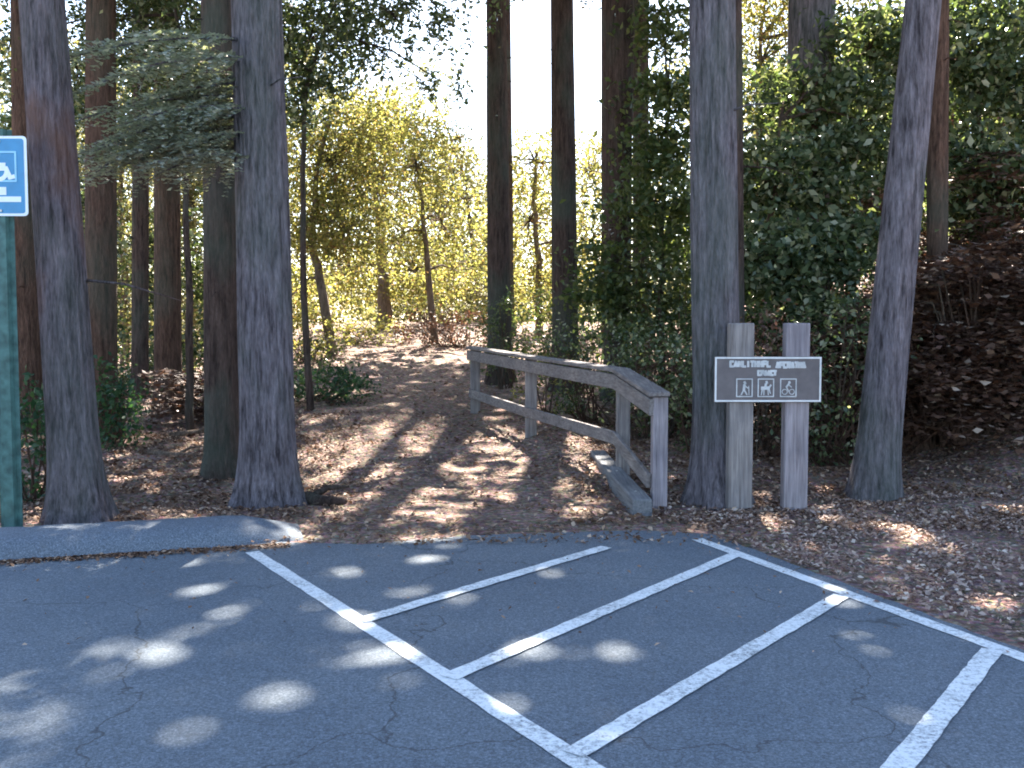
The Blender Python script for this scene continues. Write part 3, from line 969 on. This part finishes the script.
shrub(34, 9.6, .9, 1.1, 'dark green fern clump between the green post and the leaning trunk', M['fern_leaf'], 45, seed=60, leaf=.08)
shrub(180, 21.0, 3.0, .9, 'low dark bush behind the trunks under the drooping branch', M['bay_leaf'], 50, seed=61)
shrub(40, 17.0, 2.6, 1.8, 'large shaded bush behind the leaning trunk at the left edge', M['fern_leaf'], 70, seed=62)

shrub(300, 24.0, 2.6, 1.3, 'pale green undergrowth left of the trail crest', M['maple_leaf'], 70, seed=63, leaf=.09)
shrub(365, 27.0, 2.2, .7, 'low golden undergrowth on the middle of the trail crest', M['maple_leaf'], 45, seed=64, leaf=.09)
shrub(455, 26.0, 3.2, 1.0, 'brownish undergrowth on the crest left of the ivy wrapped trunk', M['dead_leaf'], 80, seed=65, leaf=.09)
shrub(560, 22.5, 4.2, 1.9, 'wide mottled green undergrowth behind the far end of the fence', M['green_leaf'], 130, seed=66, leaf=.09, csz=.2)
shrub(115, 24.0, 3.2, 1.2, 'dim undergrowth in the gap right of the dark brown trunk', M['green_leaf'], 80, seed=67, leaf=.09, csz=.2)
shrub(670, 15.4, 1.8, 2.4, 'tall deep green bush left of the trunk behind the sign', M['bay_leaf'], 110, seed=68, csz=.18)
shrub(815, 13.6, 2.4, 2.9, 'tall dark thicket rising behind the right sign post', M['bay_leaf'], 170, seed=69, csz=.2, leaf=.08)
shrub(750, 16.0, 2.6, 3.0, 'deep shaded bush behind the trunk at the trail sign', M['green_leaf'], 150, seed=70, csz=.22, leaf=.09)

shrub(318, 16.2, 1.7, .55, 'low dark ivy mound at the left shoulder of the trail', M['fern_leaf'], 60, seed=81, leaf=.08, csz=.12)
shrub(255, 17.5, 2.0, .8, 'dark low bush behind the straight grey trunk with the drooping branch', M['bay_leaf'], 60, seed=82, leaf=.09)

# dry brown brush on the bank at the right
DG = 'dry brown brush round the trailhead'


def brush(px, Yb, w, h, label, seed, n=46):
    x0 = (px - 512) / F * Yb
    base = Vector((x0, Yb, float(terrain(x0, Yb, False))))
    root = empty('dry_brush', base, label, 'brush', DG)
    rg = np.random.default_rng(seed)
    L = Leaves(); W = Geo()
    for i in range(n):
        p = base + Vector((rg.uniform(-.4, .4) * w, rg.uniform(-.3, .5), rg.uniform(.15, 1) * h))
        W.tube([base + Vector((rg.uniform(-.25, .25) * w, 0, -.1)), p], [.02, .008], 4)
        spray(L, W, p, rg.uniform(0, 6.28), rg.uniform(.6, 1.3), rg.uniform(.2, .7), leaf=.11, step=.10, rg=rg, lw=.3, thick=.012)
    W.build('stem', M['bark_brown'], root)
    L.build('foliage', M['dead_leaf'], root)


brush(215, 16.0, 2.0, .8, 'low brown brush between the dark trunk and the drooping branch at left', 77, 30)
brush(700, 14.0, 1.4, 1.3, 'brown twiggy brush behind the trunk at the trail sign', 78, 36)
brush(918, 11.6, 1.2, 1.9, 'dry brown brush just right of the slim leaning trunk', 71)
brush(975, 11.4, 1.4, 2.1, 'tall dry brown brush at the foot of the right bank', 72)
brush(1040, 11.2, 1.4, 2.2, 'dry brown brush cut off by the right picture edge', 73)
brush(950, 13.6, 2.2, 2.2, 'upper dry brush behind the reddish trunk on the bank', 74, 60)
brush(1010, 13.8, 2.4, 2.4, 'uppermost dry brush below the green tree at the right edge', 75, 60)
brush(870, 12.6, 1.4, 1.4, 'low brown brush seen left of the slim leaning trunk', 76, 36)

# shade filler: unseen leaves added overhead to shade the ground outside the sun pools
LOG = np.concatenate(LEAFLOG)
cs = .16
gxs = np.arange(-8.5, 8.5, cs); gys = np.arange(1.5, 22.5, cs)
cov, _, _ = np.histogram2d(LOG[:, 0], LOG[:, 1], bins=[np.append(gxs, 8.5), np.append(gys, gys[-1] + cs)], weights=LOG[:, 2])
cov = cov / cs ** 2
GX, GY = np.meshgrid(gxs + cs / 2, gys + cs / 2, indexing='ij')
lit = want_lit(GX, GY)
print('canopy cover shade mean', cov[~lit].mean(), 'open share', (cov[~lit] < .7).mean(), 'lit cells', lit.mean())
rg = np.random.default_rng(123)
target = 2.7 - .2 * smooth(14, 20, GY) - 1.1 * smooth(2.2, 3.2, GX) * smooth(10.2, 11.2, GY)
need = np.where(lit, 0, np.maximum(0, target - cov)) * cs * cs
la = .20 * .11 * .55
cnt = rg.poisson(need / la)
ii, jj = np.nonzero(cnt)
rep_ = cnt[ii, jj]
bx = np.repeat(GX[ii, jj], rep_) + rg.uniform(-.5, .5, rep_.sum()) * cs
by = np.repeat(GY[ii, jj], rep_) + rg.uniform(-.5, .5, rep_.sum()) * cs
k_ = ~want_lit(bx, by)
bx, by = bx[k_], by[k_]
bt = terrain(bx, by, False)
zlo = np.maximum(8.3, 2.8 + .56 * by)
best = None
TX = np.array([t[1].x for t in REDS]); TY = np.array([t[1].y for t in REDS])
for tr in range(5):
    hz = zlo + rg.uniform(0, 1, len(bx)) ** 1.3 * np.clip(22 - zlo, 2.5, 7.5)
    px_ = bx + SX * (hz - bt); py_ = by + SY_ * (hz - bt)
    dd = np.hypot(px_[:, None] - TX[None], py_[:, None] - TY[None])
    w_ = dd.argmin(1); dm = dd.min(1)
    if best is None:
        best = [hz, px_, py_, w_, dm]
    else:
        b_ = dm < best[4]
        for q_, v_ in enumerate((hz, px_, py_, w_, dm)): best[q_] = np.where(b_, v_, best[q_])
hz, px_, py_, w_, dm = best
for t_i, (root_, base_, lm_) in enumerate(REDS):
    s_ = w_ == t_i
    if s_.sum() < 60: continue
    L = Leaves()
    C = np.stack([px_[s_], py_[s_], hz[s_]], 1)
    nrm = unit(rg.normal(0, .5, C.shape) + np.array([sd.x, sd.y, sd.z]))
    a_ = unit(np.cross(nrm, rg.normal(0, 1, C.shape))); b_ = np.cross(nrm, a_)
    f_ = rg.uniform(.7, 1.3, (len(C), 1))
    L.add(C, a_ * .10 * f_, b_ * .055 * f_)
    L.build('shade_filler', M[lm_], root_)
print('upper crown leaves', len(bx), np.percentile(dm, [50, 90, 99]))  # count of the added shade filler leaves

# far wood beyond the crest: nobody could count it
L = Leaves()
rg = np.random.default_rng(99)
for i in range(30):
    px = -150 + i * 45 + rg.uniform(-15, 15)
    Yb = rg.uniform(46, 62)
    top_py = 150 if 395 < px < 640 else rg.uniform(10, 90)
    zt = CAMZ + (326 - top_py) / F * Yb
    x = (px - 512) / F * Yb
    clump_crown(L, (x, Yb, zt * .5 + .3), (3.0, 2.2, zt * .52), 110, 36, .6, .26, seed=500 + i)
    clump_crown(L, (x, Yb - 8, 1.6), (3.4, 1.6, 2.3), 70, 34, .5, .22, seed=700 + i)
fw = L.build('far_wood', M['pale_leaf'])
prop(fw, 'pale sunlit mass of distant woodland behind the trail crest', 'woodland', kind='stuff')


# ------------------------------------------------------------------ rail fence
def rect_post(name, x, y, z0, z1, w, mat, parent, cap=None):
    g = Geo()
    g.box((x, y, (z0 + z1) / 2), (w / 2, .01, 0), (-.01 * w, w / 2, 0), (0, 0, (z1 - z0) / 2))
    return g.build(name, mat, parent, bevel=.012)


FP = [(1.29, 8.72), (1.125, 10.1), (.245, 12.9), (-.57, 15.5)]
ftop = [.985, 1.13, 1.18, 1.24]
low_z = [.24, .47, .50, .56]
fr = empty('rail_fence', (FP[0][0], FP[0][1], 0), 'weathered grey wooden rail fence along the right side of the trail', 'fence')
for i, (x, y) in enumerate(FP):
    z0 = float(terrain(x, y, False)) - .2
    rect_post('post', x, y, z0, ftop[i] + (.0 if i != 1 else .02), .135 if i < 2 else .15, M['wood_lav'] if i == 0 else M['wood'], fr)
for i in range(3):
    (x0, y0), (x1, y1) = FP[i], FP[i + 1]
    d = Vector((x1 - x0, y1 - y0, 0)).normalized()
    side = Vector((d.y, -d.x, 0)); side = side if side.x < 0 else -side     # rails on the trail side
    off = side * .088
    a0 = Vector((x0, y0, ftop[i] - .09)); a1 = Vector((x1, y1, ftop[i + 1] - .09))
    ext0 = .07 if i == 0 else .0
    ext1 = .12 if i == 2 else .0
    g = Geo(); g.board(a0 + off - d * ext0, a1 + off + d * ext1, .04, .15); g.build('top_rail', M['rail_wood'], fr, bevel=.008)
    g = Geo(); g.board(a0 - d * (ext0 + .04) + Vector((0, 0, .115)) + side * .03, a1 + d * ext1 + Vector((0, 0, .115)) + side * .03, .19, .04); g.build('cap_rail', M['rail_wood'], fr, bevel=.008)
    b0 = Vector((x0, y0, low_z[i])); b1 = Vector((x1, y1, low_z[i + 1]))
    g = Geo(); g.board(b0 + off, b1 + off, .04, .13); g.build('lower_rail', M['rail_wood'], fr, bevel=.008)

# edging timber beside the fence
g = Geo(); g.board((1.10, 8.35, .06), (.96, 11.2, .12), .17, .17)
et = empty('edging_timber', (1.10, 8.35, 0), 'grey landscape timber lying at the foot of the fence corner', 'timber')
g.build('beam', M['timber'], et, bevel=.015)
for t in (.12, .5, .88):
    g = Geo()
    p = Vector((1.10, 8.35, .06)).lerp(Vector((.96, 11.2, .12)), t)
    g.box(p + Vector((0, 0, .086)), (.008, 0, 0), (0, .008, 0), (0, 0, .006))
    g.build('spike', M['bolt'], et)

# ------------------------------------------------------------------ brown trail sign
SY = 8.62
ts = empty('trail_sign', (2.22, SY, 0), 'small dark brown trail sign with white border on two grey wooden posts', 'sign')


def px_x(px, Y): return (px - 512) / F * Y


def py_z(px, py, Y): return at(px, py, Y).z


for c, m_ in ((740.5, M['wood']), (796, M['wood_lav'])):
    x = px_x(c, SY)
    z1 = py_z(c, 323, SY)
    g = Geo(); g.box((x, SY, z1 / 2 - .1), (.105, .004, 0), (-.003, .055, 0), (0, 0, z1 / 2 + .1))
    g.build('post', m_, ts, bevel=.012)
yb = SY - .055
z_t = py_z(767, 356.5, yb); z_b = py_z(767, 402, yb)
xl = px_x(714, yb); xr = px_x(821, yb)
g = Geo(); g.box(((xl + xr) / 2, yb - .014, (z_t + z_b) / 2), ((xr - xl) / 2, 0, 0), (0, .0125, 0), (0, 0, (z_t - z_b) / 2))
panel = g.build('panel', M['sign_brown'], ts, bevel=.003)
yf = yb - .0265
g = Geo()
bw = .0145
cx, cz = (xl + xr) / 2, (z_t + z_b) / 2
hw, hh = (xr - xl) / 2 - .004, (z_t - z_b) / 2 - .004
for sx in (-1, 1):
    g.box((cx + sx * (hw - bw / 2), yf - .002, cz), (bw / 2, 0, 0), (0, .003, 0), (0, 0, hh))
for sz in (-1, 1):
    g.box((cx, yf - .002, cz + sz * (hh - bw / 2)), (hw - bw, 0, 0), (0, .003, 0), (0, 0, bw / 2))
def sub(geo, name, mat, par_obj, root):
    o = geo.build(name, mat, root)
    o.parent = par_obj
    o.matrix_parent_inverse.identity()
    return o
sub(g, 'border', M['sign_white'], panel, ts)


def sp(px, py):
    return px_x(px, yf), py_z(px, py, yf)


_sc = [0]


def stroke(g, p, q, w, y=None):
    y = yf - .002 if y is None else y
    _sc[0] = (_sc[0] + 1) % 9
    y -= _sc[0] * .00035
    a = Vector((p[0], y, p[1])); b = Vector((q[0], y, q[1]))
    d = (b - a); ln = d.length
    if ln < 1e-5: return
    d.normalize(); s = Vector((-d.z, 0, d.x))
    g.box((a + b) / 2, d * (ln / 2 + w * .3), (0, .002, 0), s * w / 2)


# worn, no longer readable letters: two words above, a short one in the middle
glyphs = [[(0, 0, 0, 1), (0, 1, 1, 1), (0, .5, .8, .5)], [(0, 0, 0, 1), (1, 0, 1, 1), (0, .5, 1, .5)], [(0, 1, 1, 1), (.5, 0, .5, 1)], [(0, 0, 0, 1), (0, 0, 1, 0), (0, 1, 1, 1)],
          [(0, 0, .5, 1), (.5, 1, 1, 0), (.25, .4, .75, .4)], [(0, 0, 0, 1), (0, 1, 1, 1), (1, 1, 1, .5), (1, .5, 0, .5), (.4, .5, 1, 0)], [(0, 0, 0, 1), (0, 0, 1, 0)], [(.5, 0, .5, 1)]]
g = Geo()
rr = random.Random(4)


def word(x0, x1, y0, y1, n):
    for i in range(n):
        w = (x1 - x0) / n
        gl = rr.choice(glyphs)
        for (a, b, c, d) in gl:
            p = sp(x0 + w * (i + .12 + .66 * a), y1 + (y0 - y1) * b)
            q = sp(x0 + w * (i + .12 + .66 * c), y1 + (y0 - y1) * d)
            stroke(g, p, q, .019)


word(730, 771, 361.5, 366.5, 10)
word(776, 806, 362.5, 367.5, 8)
word(758, 777, 371, 375, 6)
sub(g, 'lettering', M['sign_mark'], panel, ts)
for k, x0 in enumerate((737, 758.5, 781)):
    g = Geo()
    x1 = x0 + 15.5; y0, y1 = 379, 396.5
    for (a, b, c, d) in ((x0, y0, x1, y0), (x0, y1, x1, y1), (x0, y0, x0, y1), (x1, y0, x1, y1)):
        stroke(g, sp(a, b), sp(c, d), .009)
    m_ = (x0 + x1) / 2
    # small figures: walker, rider, cyclist
    if k == 0:
        segs = [(m_, 382, m_ + .8, 383.4, .02), (m_, 385, m_ - .5, 389.5, .022), (m_ - .5, 389.5, m_ - 3, 394.5, .012), (m_ - .5, 389.5, m_ + 2.5, 394.5, .012), (m_, 385.5, m_ + 3.5, 388, .01), (m_ + 4.3, 386, m_ + 4.6, 394.8, .006)]
    elif k == 1:
        segs = [(m_ + .5, 381.5, m_ + 1, 383, .018), (m_, 384, m_ - .5, 387, .02), (m_ - 4, 388.2, m_ + 3, 388, .028), (m_ + 3, 388, m_ + 5, 385, .014), (m_ - 3.5, 389, m_ - 4.5, 394.8, .009), (m_ - 2, 389, m_ - 2, 394.8, .009), (m_ + 2, 389, m_ + 2.5, 394.8, .009), (m_ + 3, 389, m_ + 4.6, 393.5, .009)]
    else:
        segs = [(m_ + .8, 381.8, m_ + 1.3, 383, .018), (m_ + .3, 384, m_ - 2, 387, .016), (m_ - 2, 387, m_ + .6, 391.5, .01), (m_ + .5, 385, m_ + 3, 387, .009)]
        for cxx in (m_ - 3.6, m_ + 3.6):
            for q in range(10):
                a0 = q * .628; a1 = (q + 1) * .628
                segs.append((cxx + 2.6 * math.cos(a0), 391.8 + 2.6 * math.sin(a0), cxx + 2.6 * math.cos(a1), 391.8 + 2.6 * math.sin(a1), .006))
    for (a, b, c, d, w) in segs:
        stroke(g, sp(a, b), sp(c, d), w, yf - .0025)
    sub(g, 'pictogram', M['sign_mark'], panel, ts)
for c in (740.5, 796):
    for zz in (z_t - .05, z_b + .05):
        g = Geo()
        g.tube([(px_x(c, yf), yf + .001, zz), (px_x(c, yf), yf - .006, zz)], [.008, .008], 8)
        sub(g, 'bolt', M['bolt'], panel, ts)

# ------------------------------------------------------------------ blue parking sign
BY = 7.75
xs_ = px_x(7, BY)
ps = empty('parking_sign', (xs_, BY, 0), 'blue accessible parking sign with white border on a green steel post', 'sign')
z1 = py_z(7, 130, BY)
g = Geo()      # hat shaped channel post
w = .07
prof = [(-.085, 0), (-.05, 0), (-.04, .045), (.04, .045), (.05, 0), (.085, 0), (.085, -.006), (.045, -.006), (.034, .037), (-.034, .037), (-.045, -.006), (-.085, -.006)]
vs = []
for z in (-.3, z1):
    vs += [(xs_ + a, BY - b, z) for a, b in prof]
n = len(prof)
fs = [(i, (i + 1) % n, (i + 1) % n + n, i + n) for i in range(n)] + [tuple(range(n))[::-1], tuple(range(n, 2 * n))]
g.add(vs, fs); g.build('post', M['green_post'], ps)
ysn = BY - .055
zt = py_z(7, 136, ysn); zb = py_z(7, 216, ysn)
xr_ = px_x(32.3, ysn); sw = .205
xc = xr_ - sw
zc = (zt + zb) / 2; sh = (zt - zb) / 2


def rrect(cx, cz, hw, hh, r, y, n=6):
    pts = []
    for (sx, sz, a0) in ((1, 1, 0), (-1, 1, 90), (-1, -1, 180), (1, -1, 270)):
        for i in range(n + 1):
            a = R(a0 + 90 * i / n)
            pts.append((cx + sx * (hw - r) + r * math.cos(a), y, cz + sz * (hh - r) + r * math.sin(a)))
    return pts


def slab(name, pts, dy, mat, parent, root):
    g = Geo()
    n = len(pts)
    bk = [(a, b + dy, c) for a, b, c in pts]
    g.add(list(pts) + bk, [tuple(range(n)), tuple(range(n, 2 * n))[::-1]] + [(i, (i + 1) % n, (i + 1) % n + n, i + n) for i in range(n)])
    if parent is None: return g.build(name, mat, root)
    return sub(g, name, mat, parent, root)


plate = slab('plate', rrect(xc, zc, sw, sh, .03, ysn), .003, M['sign_light'], None, ps)
slab('blue_face', rrect(xc, zc, sw - .022, sh - .020, .02, ysn - .002), .0015, M['sign_blue'], plate, ps)
yy = ysn - .004
# inner light blue frame round the symbol
g = Geo()
fz1, fz0 = py_z(7, 152, yy), py_z(7, 181, yy)
fx = px_x(21, yy)
fxl = 2 * xc - fx
for (a, b) in (((fxl, fz1), (fx, fz1)), ((fxl, fz0), (fx, fz0)), ((fxl, fz0), (fxl, fz1)), ((fx, fz0), (fx, fz1))):
    stroke(g, a, b, .014, yy)
sub(g, 'inner_frame', M['sign_cyan'], plate, ps)
# wheelchair symbol
g = Geo()
S = (fz1 - fz0) * .56
ox, oz = xc, (fz0 + fz1) / 2
w_ = .031
K = lambda a, b: (ox + a * S, oz + b * S)
for q in range(14):
    a0 = R(150 + q * 15.5); a1 = R(150 + (q + 1) * 15.5)
    stroke(g, K(-.1 + .52 * math.cos(a0), -.28 + .52 * math.sin(a0)), K(-.1 + .52 * math.cos(a1), -.28 + .52 * math.sin(a1)), w_, yy)
stroke(g, K(-.2, .45), K(-.1, -.15), w_ * 1.2, yy)
stroke(g, K(-.14, .12), K(.28, .12), w_ * .9, yy)
stroke(g, K(-.1, -.12), K(.38, -.12), w_ * 1.1, yy)
stroke(g, K(.38, -.12), K(.62, -.68), w_ * 1.1, yy)
stroke(g, K(.62, -.68), K(.85, -.62), w_, yy)
g.tube([(ox - .24 * S, yy + .001, oz + .72 * S), (ox - .24 * S, yy - .002, oz + .72 * S)], [.03, .03], 14)
sub(g, 'wheelchair_symbol', M['sign_light'], plate, ps)
# pale bars in the lower part of the sign (lettering no longer readable)
g = Geo()
def bar(p0, p1, q0, q1):
    x0, x1 = px_x(p0, yy), px_x(p1, yy)
    z0_, z1_ = py_z(7, q1, yy), py_z(7, q0, yy)
    g.box(((x0 + x1) / 2, yy, (z0_ + z1_) / 2), ((x1 - x0) / 2, 0, 0), (0, .0015, 0), (0, 0, (z1_ - z0_) / 2))
bar(-8, 11, 187, 195)
bar(-10, 25.5, 196.5, 202)
sub(g, 'white_bar', M['sign_light'], plate, ps)
for zz in (zt - .04, zb + .04):
    g = Geo()
    g.tube([(xc, ysn + .0, zz), (xc, ysn - .012, zz)], [.010, .010], 8)
    sub(g, 'bolt', M['bolt'], plate, ps)

# ------------------------------------------------------------------ litter
rg = np.random.default_rng(77)
L = Leaves()


def scatter(n, x0, x1, y0, y1, size, keep=None, zoff=.012):
    C = np.stack([rg.uniform(x0, x1, n), rg.uniform(y0, y1, n), np.zeros(n)], 1)
    if keep is not None: C = C[keep(C)]
    C[:, 2] = terrain(C[:, 0], C[:, 1]) + zoff + rg.uniform(0, .02, len(C))
    n = len(C)
    nrm = rg.normal(0, .38, (n, 3)); nrm[:, 2] += 1
    nrm = unit(nrm)
    a = unit(np.cross(nrm, rg.normal(0, 1, (n, 3))))
    b = np.cross(nrm, a)
    s = size * rg.uniform(.4, 1.4, (n, 1)) / 2
    L.add(C, a * s, b * s * rg.uniform(.3, .7, (n, 1)))


def right_of_line(C, d=0.1):
    return (C[:, 0] - rA.x) * off.x + (C[:, 1] - rA.y) * off.y > d


off = Vector((dr.y, -dr.x)); off = off if off.x > 0 else -off


def on_floor(C):
    u = C[:, 0] / C[:, 1]
    tr = smooth(-.20, -.13, u) * (1 - smooth(.04, .09, u)) * (C[:, 1] > 7.9)
    pk = (1 - .75 * tr) * np.clip(.75 + .45 * field(C[:, 0], C[:, 1], .8, 91), .12, 1)
    return (np.abs(u) < .62) & (rg.uniform(0, 1, len(C)) < pk)


scatter(95000, -7, 9, 7.75, 15, .055, lambda C: on_floor(C) & ((C[:, 1] > 7.95) | right_of_line(C)))
scatter(20000, -9, 10, 15, 30, .09, on_floor)
FLOOR = L
L = Leaves()
# right of the bay line, thinning over the asphalt
scatter(52000, 1.2, 7.0, 3.2, 9.3, .042, lambda C: right_of_line(C, .16) & on_floor(C))
scatter(2600, 1.0, 6.5, 3.2, 8.6, .04, lambda C: right_of_line(C, -.02) & ~right_of_line(C, .3) & on_floor(C))
vl = L.build('leaf_litter', M['litter_pale'])
prop(vl, 'paler dry leaf litter on the verge right of the bay lines', 'leaf litter', kind='stuff')
L = FLOOR
scatter(900, -1.9, 2.0, 7.2, 7.9, .045, None)

scatter(900, -4, 4, 4.0, 7.8, .028, lambda C: rg.uniform(0, 1, len(C)) < smooth(4.0, 7.6, C[:, 1]))
# drift along the foot of the kerb
n = 2600
t = rg.uniform(-2, (kerbB - kerbA).length + .3, n)
o_ = -np.abs(rg.normal(0, .07, n)) - .005
C = np.stack([kerbA.x + dk.x * t - dk.y * o_, kerbA.y + dk.y * t + dk.x * o_, np.full(n, .012)], 1)
nrm = rg.normal(0, .3, (n, 3)); nrm[:, 2] += 1; nrm = unit(nrm)
a_ = unit(np.cross(nrm, rg.normal(0, 1, (n, 3)))); b_ = np.cross(nrm, a_)
s_ = .04 * rg.uniform(.4, 1.4, (n, 1)) / 2
L.add(C, a_ * s_, b_ * s_ * .5)
lt = L.build('leaf_litter', M['litter'])
prop(lt, 'brown fallen leaves covering the forest floor and the edge of the asphalt', 'leaf litter', kind='stuff')

# fallen sticks on the floor at the left and a dark log standing in for the shadow at the trail mouth
def fallen(px0, py0, px1, py1, Y0, Y1, r, label, name='fallen_branch', mat='bark_pale'):
    a = at(px0, py0, Y0); b = at(px1, py1, Y1)
    a.z = float(terrain(a.x, a.y)) + r * .8; b.z = float(terrain(b.x, b.y)) + r * .8
    g = Geo()
    pts = [a.lerp(b, t) + Vector((0, random.uniform(-.04, .04), random.uniform(0, .02))) for t in np.linspace(0, 1, 6)]
    g.tube(pts, [r * (1.1 - .12 * i) for i in range(6)], 8)
    m = pts[2]
    g.tube([m, m + Vector((.15, .1, .08)), m + Vector((.35, .12, .09))], [r * .6, r * .4, r * .2], 5)
    o = g.build(name, M[mat], smooth_=True)
    prop(o, label, 'branch', 'fallen branches on the forest floor')
    return o


fallen(148, 452, 222, 456, 12.4, 12.2, .035, 'pale fallen branch, the nearest one between the left trunks')
fallen(170, 432, 240, 424, 13.8, 14.6, .035, 'pale fallen branch lying behind the nearest one between the left trunks')
fallen(120, 402, 160, 420, 16.5, 15.6, .03, 'thin fallen branch beside the dark fern clump')
fallen(286, 484, 345, 502, 9.3, 8.7, .07, 'dark short log standing in for shadow at the left mouth of the trail', mat='bark_dark')



# twigs and cones dropped on the verge and along the mouth of the trail
rg = np.random.default_rng(5)
g = Geo()
for i in range(420):
    y = rg.uniform(7.8, 13.0); x = rg.uniform(-.5, .5) * y
    if i % 3 == 0:
        y = rg.uniform(4.5, 8.5); x = rg.uniform(1.6, 4.6)
        if (x - rA.x) * off.x + (y - rA.y) * off.y < .12: continue
    z = float(terrain(x, y)) + .018
    a = rg.uniform(0, 6.28); ln = rg.uniform(.06, .28)
    p = Vector((x, y, z)); q = p + Vector((math.cos(a) * ln, math.sin(a) * ln, rg.uniform(0, .02)))
    r = rg.uniform(.002, .006)
    g.tube([p, p.lerp(q, .5) + Vector((rg.uniform(-.012, .012), rg.uniform(-.012, .012), .006)), q], [r, r * .8, r * .4], 4)
tw = g.build('fallen_twigs', M['bark_pale'])
prop(tw, 'small pale twigs strewn over the leaf litter', 'twigs', kind='stuff')
